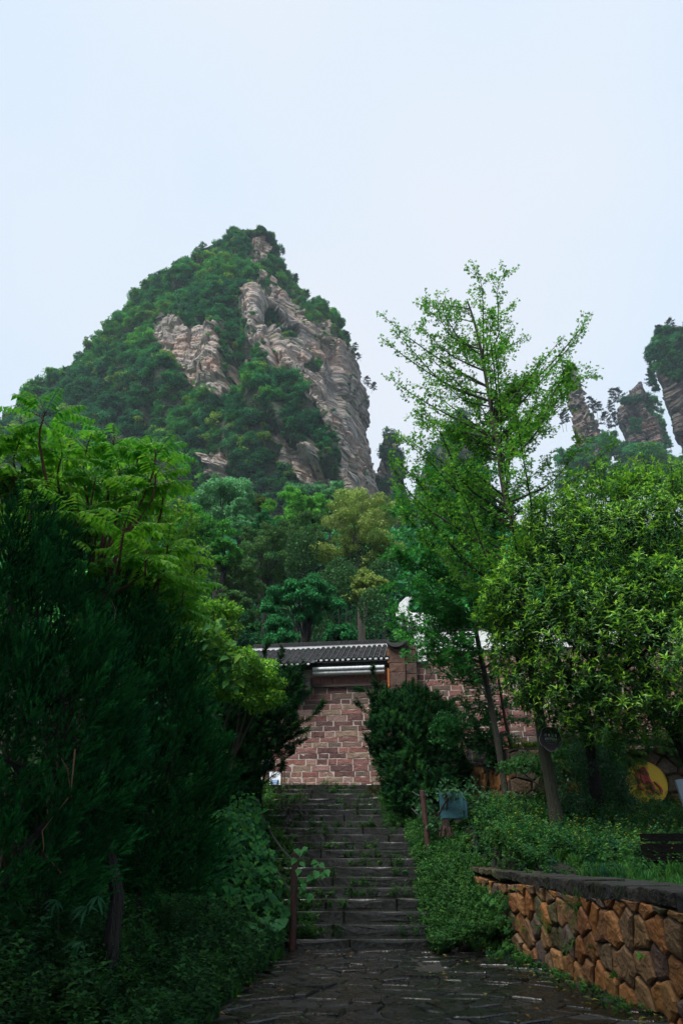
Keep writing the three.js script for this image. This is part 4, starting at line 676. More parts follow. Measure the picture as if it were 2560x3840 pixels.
{ // blue hydrant cabinet
  const a = at(1652, 3072, 17.6), b = at(1746, 2968, 17.6), w = b.x - a.x, h = b.y - a.y, o = thing('hydrant_cabinet', 'faded teal blue metal fire hydrant cabinet half hidden by leaves below the sloping wall', 'cabinet', a, -0.08);
  const paint = plain(0.016, 0.085, 0.115, { roughness: 0.6, bumpMap: rep(roughBump, 1), bumpScale: 0.004 });
  part('case', box(0, w, 0, h, -0.25, 0), paint, o); part('door', box(0.025, w * 0.86, 0.025, h - 0.03, 0.002, 0.022), paint, o); part('side_strip', box(w * 0.89, w * 0.99, 0.015, h - 0.02, 0.002, 0.016), paint, o); part('hinge', box(w * 0.84, w * 0.88, h * 0.3, h * 0.4, 0.022, 0.035), paint, o); part('hinge', box(w * 0.84, w * 0.88, h * 0.75, h * 0.85, 0.022, 0.035), paint, o);
  // the three characters of "fire hydrant", written as strokes
  const st = { fire1: [[0.1, 0.9, 0.2, 0.78], [0.05, 0.62, 0.16, 0.52], [0.04, 0.08, 0.2, 0.34], [0.62, 0.98, 0.62, 0.66], [0.38, 0.9, 0.46, 0.72], [0.86, 0.92, 0.78, 0.72], [0.4, 0.62, 0.4, 0.04], [0.4, 0.62, 0.86, 0.62], [0.86, 0.62, 0.86, 0.04], [0.42, 0.44, 0.84, 0.44], [0.42, 0.26, 0.84, 0.26], [0.86, 0.04, 0.74, 0.08]], fire2: [[0.5, 0.95, 0.48, 0.5], [0.48, 0.5, 0.1, 0.05], [0.5, 0.52, 0.92, 0.05], [0.2, 0.7, 0.28, 0.46], [0.84, 0.72, 0.7, 0.5]], fire3: [[0.2, 0.98, 0.2, 0.02], [0.02, 0.7, 0.38, 0.7], [0.2, 0.66, 0.04, 0.36], [0.22, 0.62, 0.36, 0.46], [0.66, 0.98, 0.4, 0.66], [0.66, 0.98, 0.96, 0.64], [0.5, 0.56, 0.84, 0.56], [0.52, 0.34, 0.84, 0.34], [0.67, 0.56, 0.67, 0.06], [0.42, 0.06, 0.94, 0.06]] };
  const ink = plain(0.008, 0.01, 0.012); let i = 0;
  for (const k of ['fire1', 'fire2', 'fire3']) { const gs = st[k].map(([x0, y0, x1, y1]) => { const g = new THREE.BoxGeometry(Math.hypot(x1 - x0, y1 - y0) * 0.1 + 0.006, 0.011, 0.003); g.rotateZ(Math.atan2(y1 - y0, x1 - x0)); g.translate((x0 + x1) * 0.05 + w * 0.19 + i * 0.118, (y0 + y1) * 0.05 + h * 0.64, 0.0245); return g; }); part('lettering', mergeGeometries(gs), ink, o); i++; }
  part('lettering', box(w * 0.45, w * 0.7, h * 0.36, h * 0.37, 0.023, 0.025), ink, o);
}
{ // hanging notice on the ginkgo trunk: a dark lobed plate with a white line and white writing
  const p = at(2063, 2770, 15.15), o = thing('warning_plate', 'dark maroon scalloped plate with white characters hung on the leaning ginkgo trunk', 'sign', p, -0.2); o.rotation.z = -0.09;
  const s = 0.27, k = new THREE.Shape(), pts = []; for (let i = 0; i < 96; i++) { const t = i / 96 * 6.2832, r = (0.86 + 0.14 * Math.abs(Math.cos(t * 2.5 + 0.8))) * s; pts.push(new THREE.Vector2(Math.cos(t) * r * 0.93, Math.sin(t) * r)); } k.setFromPoints(pts);
  const plate = new THREE.ExtrudeGeometry(k, { depth: 0.012, bevelEnabled: false }); part('plate', plate, plain(0.022, 0.007, 0.009, { roughness: 0.4 }), o);
  const ring = new THREE.TubeGeometry(new THREE.CatmullRomCurve3(pts.filter((_, i) => i % 1 === 0).map((v) => V(v.x * 0.95, v.y * 0.95, 0.013)), true), 140, 0.005, 4, true); part('white_line', ring, plain(0.45, 0.46, 0.48), o);
  const c = document.createElement('canvas'); c.width = c.height = 256; const x = c.getContext('2d'); x.fillStyle = '#1a0c0e'; x.fillRect(0, 0, 256, 256); x.strokeStyle = '#eafaf6'; x.lineCap = 'butt';
  const G = { zhu: [[.1, .9, .22, .8], [.04, .62, .16, .54], [.04, .06, .22, .36], [.6, 1, .7, .86], [.36, .78, .94, .78], [.42, .44, .9, .44], [.32, .06, .98, .06], [.64, .78, .64, .06]], yi: [[.5, 1, .5, .88], [.15, .88, .85, .88], [.3, .84, .36, .72], [.7, .84, .64, .72], [.05, .7, .95, .7], [.25, .6, .75, .6], [.25, .6, .25, .34], [.75, .6, .75, .34], [.25, .47, .75, .47], [.25, .34, .75, .34], [.12, .24, .06, .08], [.3, .26, .34, .04], [.34, .04, .74, .04], [.74, .04, .76, .16], [.52, .28, .58, .16], [.82, .26, .94, .12]], an: [[.5, 1, .5, .86], [.08, .84, .92, .84], [.08, .84, .08, .68], [.92, .84, .92, .68], [.05, .46, .95, .46], [.46, .72, .26, .3], [.26, .3, .86, .02], [.7, .46, .12, .02]], quan: [[.5, 1, .04, .56], [.5, 1, .96, .56], [.26, .5, .74, .5], [.28, .28, .72, .28], [.5, .5, .5, .04], [.1, .04, .9, .04]], qing: [[.1, .92, .2, .8], [.02, .6, .2, .6], [.2, .6, .2, .14], [.2, .14, .3, .24], [.4, .88, .94, .88], [.44, .76, .9, .76], [.34, .62, 1, .62], [.66, 1, .66, .62], [.46, .5, .46, .02], [.46, .5, .88, .5], [.88, .5, .88, .02], [.48, .36, .86, .36], [.48, .22, .86, .22]], wu: [[.34, 1, .08, .5], [.28, .82, .9, .82], [.9, .82, .78, .04], [.78, .04, .62, .1], [.5, .8, .16, .2], [.7, .8, .34, .06]], dou: [[.12, .92, .22, .82], [.02, .62, .22, .62], [.2, .62, .2, .24], [.02, .14, .3, .1], [.3, .1, .98, .04], [.4, .92, .96, .92], [.44, .8, .44, .6], [.44, .8, .9, .8], [.9, .8, .9, .6], [.44, .6, .9, .6], [.54, .52, .58, .36], [.82, .52, .76, .36], [.34, .3, 1, .3]], yin: [[.1, .94, .56, .94], [.56, .94, .56, .7], [.12, .7, .56, .7], [.12, .7, .08, .44], [.08, .44, .58, .44], [.58, .44, .5, .06], [.5, .06, .36, .12], [.88, 1, .88, 0]], wei: [[.04, .8, .04, .4], [.04, .8, .24, .8], [.24, .8, .24, .4], [.04, .4, .24, .4], [.4, .96, .92, .96], [.4, .96, .4, .6], [.92, .96, .92, .6], [.4, .78, .92, .78], [.4, .6, .92, .6], [.66, .96, .66, .6], [.34, .46, 1, .46], [.44, .46, .44, .02], [.44, .04, .62, .14], [.66, .44, .98, .02], [.86, .32, .7, .2]], shi: [[.5, 1, .04, .62], [.5, 1, .96, .62], [.5, .8, .5, .7], [.26, .66, .74, .66], [.74, .66, .74, .36], [.26, .52, .74, .52], [.26, .36, .74, .36], [.26, .66, .26, .04], [.26, .04, .44, .12], [.42, .34, .94, .02], [.76, .28, .6, .18]] };
  const word = (names, X, Y, w, h, gap) => names.forEach((n, i) => { x.lineWidth = Math.max(2.2, w * 0.11); for (const [a, b, d, e] of G[n]) { x.beginPath(); x.moveTo(X + i * (w + gap) + a * w, Y + (1 - b) * h); x.lineTo(X + i * (w + gap) + d * w, Y + (1 - e) * h); x.stroke(); } });
  word(['zhu', 'yi', 'an', 'quan'], 34, 56, 34, 40, 18); word(['qing', 'wu', 'dou', 'yin', 'wei', 'shi'], 38, 112, 26, 44, 5);
  x.fillStyle = '#8a7c84'; x.font = '11px sans-serif'; for (let i = 0; i < 22; i++) x.fillRect(44 + i * 8, 170, 5 + (i % 3), 6); for (let i = 0; i < 12; i++) { x.fillRect(80 + i * 8, 194, 5, 4); x.fillRect(82 + i * 8, 206, 5, 4); }
  const t = new THREE.CanvasTexture(c); t.colorSpace = THREE.SRGBColorSpace; const face = new THREE.PlaneGeometry(s * 1.28, s * 1.28); face.translate(0, 0.0, 0.0165); part('writing', face, std({ map: t, roughness: 0.5 }), o);
}
{ // dark timber seat at the right edge, and the pale sign behind it
  seed(57);
  const o = thing('timber_bench', 'black stained timber bench with wide planks at the right edge of the terrace', 'bench', V(4.7, 1.2, -12.3)), m = () => new THREE.MeshPhysicalMaterial({ color: new THREE.Color(0.006 * rr(0.8, 1.3), 0.005, 0.005), roughness: 1, specularIntensity: 0.12, bumpMap: rep(barkBump, 1.5), bumpScale: 0.006 });
  const X0 = at(2445, 3200, 12.0).x; [[3228, 3200], [3196, 3160], [3156, 3122]].forEach(([a, b], i) => { const y0 = at(2500, a, 12.0 + i * 0.25).y, y1 = at(2500, b, 12.0 + i * 0.25).y; partW('plank', box(X0 + i * 0.12, X0 + 2.2, y0, y1 - 0.012, -12.5 - i * 0.25, -12.0 - i * 0.25), m(), o); });
  const s = thing('pale_sign', 'pale blue white sign board cut off by the right edge of the picture', 'sign', at(2575, 3050, 15.2)), q = at(2555, 2985, 15.2), g = box(-0.06, 0.3, -0.42, 0.32, -0.03, 0.03);
  g.rotateZ(0.14); g.translate(q.x + 0.02 - s.position.x, q.y - s.position.y, 0); part('board', g, plain(0.42, 0.52, 0.60, { roughness: 0.5 }), s); const lg = box(0.1, 0.16, -1.1, -0.3, -0.05, -0.035); lg.translate(q.x - s.position.x, q.y - s.position.y, 0); part('leg', lg, plain(0.2, 0.22, 0.24), s);
  // stump
  const st = at(1672, 3118, 16.2), sp = thing('tree_stump', 'small torn brown stump in the weeds under the teal cabinet', 'stump', st), acc = new Acc(true);
  limb(acc, [V(0, -0.1, 0), V(0.01, 0.1, 0), V(-0.02, 0.24, 0.02)], 0.11, 0.07, [0.05, 0.028, 0.018], 9, 5); for (let i = 0; i < 6; i++) { const an = i * 1.05; limb(acc, [V(Math.cos(an) * 0.1, 0.08, Math.sin(an) * 0.1), V(Math.cos(an) * 0.13, 0.0, Math.sin(an) * 0.13), V(Math.cos(an) * 0.15, -0.1, Math.sin(an) * 0.15)], 0.03, 0.02, [0.06, 0.03, 0.018], 5, 3); }
  part('trunk', acc.geo(), M.bark, sp);
  // cable sagging in front of the far wall
  const ca = at(2310, 2762, 22), cb = at(2475, 2795, 20), cg = new THREE.TubeGeometry(new THREE.CatmullRomCurve3([ca, ca.clone().lerp(cb, 0.5).add(V(0, -0.06, 0)), cb]), 16, 0.014, 5), co = thing('cable', 'black cable slanting down in front of the far brick wall', 'cable', ca); partW('line', cg, plain(0.01, 0.01, 0.01), co);
}

// ---------------------------------------------------------------- trees
const UPV = V(0, 1, 0);
const BARKS = { brown: [0.085, 0.062, 0.042], grey: [0.12, 0.11, 0.085], dark: [0.015, 0.012, 0.010], red: [0.13, 0.055, 0.03], mossy: [0.07, 0.068, 0.035] };
function barkPart(root, list, name = 'trunk') { const a = new Acc(true); for (const [pts, r0, r1, k, seg] of list) limb(a, pts, r0, r1, k, seg ?? 7); return partW(name, a.geo(true), M.bark, root); }
// lumps: [centre, rx, ry]; a point on or in a lump's skin that no other lump buries
function skinPoint(lumps, weights, deep = 0) {
  for (let k = 0; k < 12; k++) {
    let q = R() * weights[weights.length - 1], i = weights.findIndex((w) => q <= w); const [c, rx, ry] = lumps[i], d = rdir(), s = (1 - deep * R() * R() + gauss() * 0.08) * (1 + 0.42 * noise.noise(d.x * 2.1 + i * 3.7, d.y * 2.1 + i, d.z * 2.1) + 0.2 * noise.noise(d.x * 5.3 + i, d.y * 5.3, d.z * 5.3 + i * 2.3)), p = V(c.x + d.x * rx * s, c.y + d.y * ry * s, c.z + d.z * rx * s);
    let buried = false; for (let j = 0; j < lumps.length && !buried; j++) if (j !== i) { const [e, ex, ey] = lumps[j], X = (p.x - e.x) / ex, Y = (p.y - e.y) / ey, Zz = (p.z - e.z) / ex; buried = X * X + Y * Y + Zz * Zz < 0.5; }
    if (!buried || k === 11) return { p, n: V(d.x / rx, d.y / ry, d.z / rx).normalize(), i };
  }
}
const weigh = (lumps) => { let s = 0; return lumps.map(([, a, b]) => (s += a * b)); };
const pxLumps = (list) => list.map(([px, py, D, rx, ry]) => [at(px, py, D), rx, ry ?? rx]);
// leafy mass over lumps
function foliage(root, lumps, o) {
  const a = o.acc ?? new Acc(), w = weigh(lumps), tones = lumps.map(() => 1 + gauss() * (o.vary ?? 0.2)); 
  for (let n = 0; n < o.n; n++) {
    const { p, n: d, i } = skinPoint(lumps, w, o.deep ?? 0.5), X = rdir().addScaledVector(d, o.out ?? 0.8).addScaledVector(UPV, o.lift ?? -0.25), up = V(d.x * 0.5, 0.9, d.z * 0.5).add(rdir().multiplyScalar(0.35)), [U, W, Z] = frame(X, up), k = o.cols[Math.floor(R() ** (o.bias ?? 1) * o.cols.length)], t = tones[i] * (1 + gauss() * 0.16), s = o.size * rr(0.7, 1.35);
    a.leaf(o.tmpl ?? LEAF2, p, U, W, Z, s, s * (o.wide ?? 0.6), [k[0] * t, k[1] * t, k[2] * t]);
  }
  return o.acc ? null : partW(o.name ?? 'crown', a.geo(), o.mat ?? M.leaf, root);
}
function clumpedCrown(c, R0, ry, n, cl) { const L = []; for (let i = 0; i < n; i++) { const d = rdir(), q = 0.45 + 0.5 * Math.sqrt(R()); L.push([V(c.x + d.x * R0 * q, c.y + d.y * ry * q, c.z + d.z * R0 * q), R0 * cl * rr(0.75, 1.25), R0 * cl * rr(0.55, 0.85)]); } return L; }

// ---- the wood behind the house
function woodTree(label, name, px, py, D, rpx, cols, o = {}) {
  seed(Math.round(px * 7 + py)); const c = at(px, py, D), s = F * (CP - (1920 - py) / F * SP) / D, r = rpx / s, gy = groundY(c.x, Math.min(D, 190)), base = V(c.x + gauss() * 0.4, Math.min(gy, c.y - r * 1.5), -D), t = thing(name, label, 'tree', base);
  const L = o.lumps ? pxLumps(o.lumps.map(([x, y, q]) => [x, y, D + gauss() * r * 0.4, q / s, q / s * 0.62])) : clumpedCrown(c, r, r * (o.ry ?? 0.9), o.clumps ?? 20, o.cl ?? 0.36);
  const pads = []; for (const [q, a, b] of L) for (let i = 0; i < (o.lumps ? 7 : 4); i++) { const d = rdir(), k = rr(0.34, 0.52); pads.push([V(q.x + d.x * a * 0.85, q.y + d.y * b * 0.85 + b * 0.15, q.z + d.z * a * 0.85), a * k, a * k * (o.flat ?? 0.6)]); }
  const leafs = []; const bk = o.bark ?? BARKS.dark, trunk = [base.clone().add(V(0, -0.4, 0)), base.clone().lerp(c, 0.5).add(V(gauss() * 0.2, 0, 0)), c.clone().add(V(0, r * 0.4, 0))];
  leafs.push([trunk, r * 0.07 + 0.06, 0.05, bk]); for (const [q] of L.slice(0, 12)) leafs.push([[base.clone().lerp(c, rr(0.45, 0.8)), c.clone().lerp(q, 0.5).add(V(0, -0.1 * r, 0)), q], r * 0.028 + 0.02, 0.015, bk, 5]);
  barkPart(t, leafs);
  foliage(t, pads, { n: o.n ?? 9000, size: o.size ?? 0.2, cols, mat: M.leafFar, deep: o.deep ?? 0.55, wide: o.wide ?? 0.6, lift: o.lift ?? -0.2, out: 0.5, vary: o.vary ?? 0.2, tmpl: o.tmpl });
  return t;
}
const C = { pale: [[0.14, 0.37, 0.15], [0.18, 0.41, 0.19], [0.11, 0.32, 0.13]], mid: [[0.075, 0.30, 0.04], [0.09, 0.33, 0.045], [0.06, 0.25, 0.04]], bright: [[0.13, 0.40, 0.055], [0.16, 0.43, 0.06], [0.10, 0.35, 0.05]], yellow: [[0.26, 0.36, 0.085], [0.31, 0.40, 0.12], [0.19, 0.30, 0.065]], dark: [[0.020, 0.050, 0.020], [0.030, 0.060, 0.022], [0.016, 0.042, 0.018]], brown: [[0.052, 0.160, 0.045], [0.075, 0.175, 0.045], [0.040, 0.140, 0.048], [0.10, 0.150, 0.042]], teal: [[0.035, 0.21, 0.065], [0.028, 0.17, 0.06], [0.05, 0.25, 0.075]], grey: [[0.085, 0.16, 0.10], [0.065, 0.13, 0.085], [0.11, 0.19, 0.12]] };
{
  woodTree('tall pale blue green tree highest above the left end of the roof', 'broadleaf_tree', 835, 1900, 74, 112, C.pale, { n: 15000, size: 0.26, clumps: 26 });
  woodTree('pale green tree stepping down right of the tallest pale tree', 'broadleaf_tree', 905, 1955, 70, 72, C.pale, { size: 0.24 });
  woodTree('full fresh green tree in front of the pale tree, beside the walnut sprays', 'broadleaf_tree', 742, 1985, 56, 118, C.mid, { n: 15000, size: 0.2, clumps: 26 });
  woodTree('yellowish scrubby tree under the cliff between the pale and the bright crowns', 'broadleaf_tree', 975, 1905, 82, 56, [[0.10, 0.15, 0.03], [0.06, 0.11, 0.03]], { size: 0.24, n: 6000 });
  woodTree('bright leafy green tree in the middle below the cliff foot', 'broadleaf_tree', 1095, 1925, 76, 88, C.bright, { n: 13000, size: 0.25, clumps: 22 });
  woodTree('bright green round crown right of the middle one under the cliff', 'broadleaf_tree', 1180, 1915, 78, 60, C.bright, { size: 0.25 });
  woodTree('soft pale green crown touching the rock face below the overhang', 'broadleaf_tree', 1240, 1880, 84, 68, C.pale, { size: 0.26 });
  woodTree('small soft green crown on the rock edge above the bright tree', 'broadleaf_tree', 1100, 1862, 88, 48, C.pale, { size: 0.26, n: 6000 });
  woodTree('dark green tree wedged between the pale and bright crowns', 'broadleaf_tree', 985, 1998, 60, 72, C.teal, { size: 0.2 });
  woodTree('grey leaved tree left of the fresh green drooping bough', 'broadleaf_tree', 728, 2092, 42, 66, C.grey, { size: 0.14 });
  woodTree('fresh green tree with layered boughs beside the grey leaved tree', 'broadleaf_tree', 842, 2082, 44, 58, C.mid, { size: 0.15 });
  woodTree('big dull dark tree with fine leaves in the middle of the wood', 'broadleaf_tree', 1000, 2085, 52, 120, C.brown, { n: 17000, size: 0.15, clumps: 34, cl: 0.3 });
  woodTree('dull brownish green tree filling the middle right of the wood', 'broadleaf_tree', 1140, 2025, 58, 105, C.brown, { n: 15000, size: 0.16, clumps: 30, cl: 0.3 });
  woodTree('dull dark tree under the fresh green layered tree', 'broadleaf_tree', 890, 2190, 46, 105, C.brown, { n: 14000, size: 0.14, clumps: 28, cl: 0.3 });
  woodTree('dark olive tree low above the left part of the roof', 'broadleaf_tree', 870, 2300, 40, 90, C.brown, { n: 12000, size: 0.12, clumps: 24, cl: 0.3 });
  woodTree('large pale yellow green tree with layered boughs right of the middle', 'broadleaf_tree', 1345, 1990, 48, 140, C.yellow, { n: 22000, size: 0.15, bark: BARKS.grey, deep: 0.35, lumps: [[1300, 1890, 60], [1360, 1880, 62], [1420, 1900, 55], [1280, 1960, 60], [1345, 1960, 66], [1410, 1970, 64], [1215, 2070, 44], [1265, 2045, 48], [1310, 2075, 46], [1330, 2015, 40], [1410, 2045, 60], [1455, 2075, 55], [1240, 2100, 34], [1470, 1940, 50], [1195, 2080, 26], [1380, 2100, 34]] });
  woodTree('lower yellow green boughs hanging over dark trunks above the roof', 'broadleaf_tree', 1365, 2200, 40, 60, C.yellow, { n: 8000, size: 0.13, bark: BARKS.grey, lumps: [[1340, 2190, 36], [1385, 2180, 38], [1350, 2235, 34], [1400, 2225, 36], [1300, 2245, 22], [1420, 2190, 30], [1370, 2150, 24]] });
  woodTree('fresh bluish green tree with drooping tips just above the tiled roof', 'broadleaf_tree', 1150, 2270, 33, 110, C.teal, { n: 15000, size: 0.17, wide: 0.4, lift: -0.5, lumps: [[1115, 2200, 36], [1180, 2190, 40], [1215, 2215, 34], [1100, 2250, 40], [1160, 2245, 44], [1225, 2265, 44], [1265, 2275, 26], [1040, 2215, 34], [1030, 2260, 36], [1130, 2300, 44], [1190, 2310, 40], [1010, 2290, 30]].map(([x, y, q]) => [x, y, q]) });
  woodTree('small fresh green tree at the roof ridge, left of the drooping one', 'broadleaf_tree', 1040, 2370, 31, 62, C.teal, { n: 7000, size: 0.15, wide: 0.4, lift: -0.5 });
  woodTree('low bluish green bush over the right half of the roof ridge', 'broadleaf_tree', 1270, 2385, 32, 50, C.teal, { n: 6000, size: 0.13 });
  // slim dark trunks in the shade of the wood
  seed(64); const tr = thing('slim_trunk', 'leftmost slim dark trunk in the wood above the roof', 'tree', V(0, 0, 0), 0, 'slim dark trunks in the wood behind the roof');
  { const a = new Acc(true); limb(a, [V(0, -1, 0), V(0.1, 4, 0), V(-0.05, 9, 0.1), V(0.1, 15, 0)], 0.14, 0.05, [0.05, 0.045, 0.04], 6, 8); part('trunk', a.geo(true), M.bark, tr); const b = new Acc(); for (let i = 0; i < 900; i++) { const d = rdir(), q = V(d.x * 2.0, 15.5 + d.y * 2.4, d.z * 2.0).multiplyScalar(1), [U, W, Z] = frame(rdir(), UPV); b.leaf(LEAF2, q, U, W, Z, 0.4, 0.26, jit([0.05, 0.13, 0.045], 0.2)); } part('crown', b.geo(), M.leafFar, tr); }
  const sp = []; for (let i = 0; i < 16; i++) sp.push([1120 + i * 22 + rr(-8, 8), rr(38, 50)]);
  sp.forEach(([x, D], i) => { const q = at(x, 2300, D), p = V(q.x, groundY(q.x, D), -D), o = i ? copyOf(tr, p, rr(0, 6), rr(0.38, 0.58), `${ORD[i]} slim dark trunk in the wood above the roof, counted from the left`) : tr; if (!i) o.scale.setScalar(0.5); o.position.copy(p); o.rotation.z = gauss() * 0.05; });
  // the rest of the wood on the slope: one mass of crowns
  seed(66); const spots = [];
  for (let i = 0; i < 4200; i++) { const D = 26 + 170 * R() ** 1.1, x = rr(-1.5, 1.5) * D, y = groundY(x, D), r = rr(2.2, 4.2) * (D > 90 ? 1.15 : 0.9); const [sx, sy] = proj(V(x, y + r * 2, -D)); if (sx < -2600 || sx > 5200 || (D < 46 && sx > -250 && sx < 2850)) continue; if (sx > 620 && sx < 1500 && D < 92) continue; spots.push({ p: V(x, y + r * 0.9, -D), r, k: jit(GREENS[[0, 1, 2, 4, 6, 3, 1][Math.floor(R() * 7)]], 0.2), tall: 1.25 }); }
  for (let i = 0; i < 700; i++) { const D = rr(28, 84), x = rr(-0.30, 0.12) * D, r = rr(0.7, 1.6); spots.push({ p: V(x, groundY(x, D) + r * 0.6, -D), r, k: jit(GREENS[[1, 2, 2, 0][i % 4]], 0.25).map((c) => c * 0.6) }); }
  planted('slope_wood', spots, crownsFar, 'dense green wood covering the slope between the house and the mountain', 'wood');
}
// ---- ginkgos
function ginkgo(name, label, trunk, r0, limbs, o) {
  const root = thing(name, label, 'tree', trunk[0].clone()), wood = new Acc(true), curve = limb(wood, trunk, r0, 0.025, o.bark, 10, 26), br = new Acc(true), leaf = new Acc(), tops = curve.getPoints(80);
  const cluster = (p, d, m) => { for (let i = 0; i < m; i++) { const X = rdir().addScaledVector(d, 0.2).addScaledVector(UPV, -0.15), [U, W, Z] = frame(X, V(gauss() * 0.5, 1, gauss() * 0.5)), k = jit(o.cols[Math.floor(R() * o.cols.length)], 0.18), s = o.size * rr(0.75, 1.25); leaf.leaf(FAN, p.clone().addScaledVector(X.normalize(), rr(0.01, 0.06)), U, W, Z, s, s, k); } };
  const twig = (a, b, r, dens) => { const m = a.clone().lerp(b, 0.5).add(rdir().multiplyScalar(a.distanceTo(b) * 0.06)); const c = limb(br, [a, m, b], r, 0.003, o.bark, 4, 4), L = a.distanceTo(b), n = Math.ceil(L / dens); for (let i = 0; i < n; i++) { const t = (i + R()) / n; cluster(c.getPoint(t), c.getTangent(t), 2 + Math.floor(R() * 3)); } };
  for (const [tip, dens, sub] of limbs) {
    // where on the trunk it starts: lower than its tip
    const vr = (o.rise ?? 0.95) * rr(0.7, 1.3); let best = null, bs = 1e9; for (const q of tops) { const h = Math.hypot(tip.x - q.x, tip.z - q.z), want = tip.y - h * vr, e = Math.abs(q.y - want); if (e < bs) { bs = e; best = q; } }
    const L = best.distanceTo(tip), mid = best.clone().lerp(tip, 0.38).add(V(0, -L * 0.06, 0)).add(rdir().multiplyScalar(L * 0.07)), mid2 = best.clone().lerp(tip, 0.72).add(rdir().multiplyScalar(L * 0.06)), c = limb(br, [best, mid, mid2, tip], clamp(0.009 * L + 0.005, 0.010, 0.045), 0.004, o.bark, 5);
    const n = Math.ceil(L / 0.16); for (let i = 1; i < n; i++) { const t = i / n; if (t > 0.25) cluster(c.getPoint(t), c.getTangent(t), 2 + Math.floor(R() * 3)); if (t > 0.12) { const d = c.getTangent(t), side = rdir().cross(d).normalize(), l = (sub ?? 0.9) * rr(0.35, 1) * (1 - 0.55 * t); twig(c.getPoint(t), c.getPoint(t).addScaledVector(d, l * 0.55).addScaledVector(side, l * 0.8).add(V(0, l * 0.12, 0)), 0.007, dens ?? 0.055); } }
  }
  partW('trunk', wood.geo(true), M.bark, root); partW('branches', br.geo(true), M.bark, root); partW('leaves', leaf.geo(), M.leaf, root, 'stuff');
  return root;
}
{
  seed(71);
  const D = 15.5, T = [[2094, 3125], [2066, 2960], [2034, 2780], [1990, 2450], [1962, 2200], [1936, 2010], [1890, 1850], [1862, 1650], [1835, 1500], [1800, 1300], [1775, 1200], [1752, 1130]].map(([x, y], i) => at(x, y, D + Math.sin(i) * 0.05));
  const tips = [[1412, 1165], [1425, 1262], [1470, 1230], [1578, 1090], [1615, 1130], [1660, 1095], [1700, 1088], [1782, 1078], [1840, 1130], [1932, 1098], [1925, 1200], [2222, 1168], [2190, 1230], [2225, 1400], [1978, 1258], [1452, 1412], [1480, 1620], [1500, 1740], [1560, 1440], [2110, 1262], [2150, 1350], [2040, 1330], [2080, 1500], [2320, 1645], [1990, 1440], [1620, 1300], [1540, 1330], [1680, 1250], [1900, 1350], [1560, 1580], [1450, 1720], [2050, 1720], [1600, 1780], [1520, 1850], [2060, 1850]];
  const limbs = tips.map(([x, y]) => [at(x, y < 1160 ? y + 45 : y, D + gauss() * 1.3), y < 1400 ? 0.10 : 0.075, y < 1300 ? 0.6 : 0.95]);
  for (let i = 0; i < 52; i++) { const t = rr(0.36, 0.8), h = Math.pow(1 - t, 0.7) * 3.4 + 0.5, an = rr(0, 6.28), q = T[Math.min(11, Math.floor(t * 12))]; const tip = V(q.x + Math.cos(an) * h, q.y + h * 0.75, q.z + Math.sin(an) * h); limbs.push([tip, 0.06, 0.95]); }
  ginkgo('ginkgo_tree', 'tall airy ginkgo with a leaning trunk and fan leaves rising against the sky', T, 0.155, limbs, { bark: [0.040, 0.040, 0.022], cols: [[0.085, 0.28, 0.022], [0.11, 0.32, 0.025], [0.060, 0.23, 0.022], [0.14, 0.35, 0.03]], size: 0.070 });
  // the lower ginkgo whose boughs hang before the house
  seed(72);
  const D2 = 18.2, T2 = [[1900, 3010], [1850, 2700], [1800, 2450], [1770, 2300], [1745, 2150], [1722, 1980], [1695, 1850], [1668, 1760]].map(([x, y]) => at(x, y, D2));
  const t2 = [[1480, 1850], [1450, 1900], [1560, 1800], [1620, 1850], [1800, 1850], [1480, 1990], [1450, 2080], [1420, 2200], [1440, 2290], [1470, 2380], [1500, 2450], [1560, 2060], [1900, 1950], [1880, 2080], [1930, 2200], [1850, 2320], [1560, 2250], [1600, 2330], [1660, 2420], [1720, 2500], [1780, 2520], [1860, 2480], [1520, 2150], [1640, 2150], [1830, 2200], [1780, 2050], [1610, 1960], [1500, 2320], [1580, 2430], [1570, 2270], [1620, 2300], [1660, 2330], [1560, 2310], [1700, 2380]];
  const l2 = t2.map(([x, y]) => [at(x, y, D2 + gauss() * 1.2), 0.05, 0.9]);
  for (let i = 0; i < 44; i++) { const t = rr(0.3, 0.95), an = rr(0, 6.28), h = rr(0.8, 2.5), q = T2[Math.min(7, Math.floor(t * 8))]; l2.push([V(q.x + Math.cos(an) * h, q.y + h * 0.15, q.z + Math.sin(an) * h), 0.05, 0.9]); }
  ginkgo('ginkgo_tree', 'leafy smaller ginkgo hanging its boughs over the pier and white gable', T2, 0.09, l2, { bark: [0.07, 0.065, 0.05], cols: [[0.036, 0.23, 0.030], [0.052, 0.28, 0.034], [0.026, 0.18, 0.030]], size: 0.088, rise: 0.35 });
  // its young neighbour lower down, in front of the right wall
  seed(73);
  const D3 = 19, T3 = [[1960, 2960], [1905, 2760], [1870, 2560], [1850, 2420]].map(([x, y]) => at(x, y, D3));
  const l3 = [[1640, 2680], [1610, 2720], [1620, 2760], [1680, 2640], [1720, 2620], [1760, 2560], [1830, 2540], [1660, 2780], [1720, 2800], [1790, 2810], [1850, 2790], [1700, 2720], [1760, 2700], [1820, 2660], [1880, 2640], [1950, 2620], [1980, 2700], [1930, 2760], [1650, 2720], [1740, 2760], [1830, 2740], [1900, 2560]].map(([x, y]) => [at(x, y, D3 - 0.3 + gauss() * 0.7), 0.045, 0.7]);
  ginkgo('ginkgo_tree', 'low spreading young ginkgo before the red wall above the teal cabinet', T3, 0.06, l3, { bark: BARKS.brown, cols: [[0.026, 0.19, 0.036], [0.038, 0.23, 0.040], [0.02, 0.14, 0.030]], size: 0.085, rise: 0.1 });
}
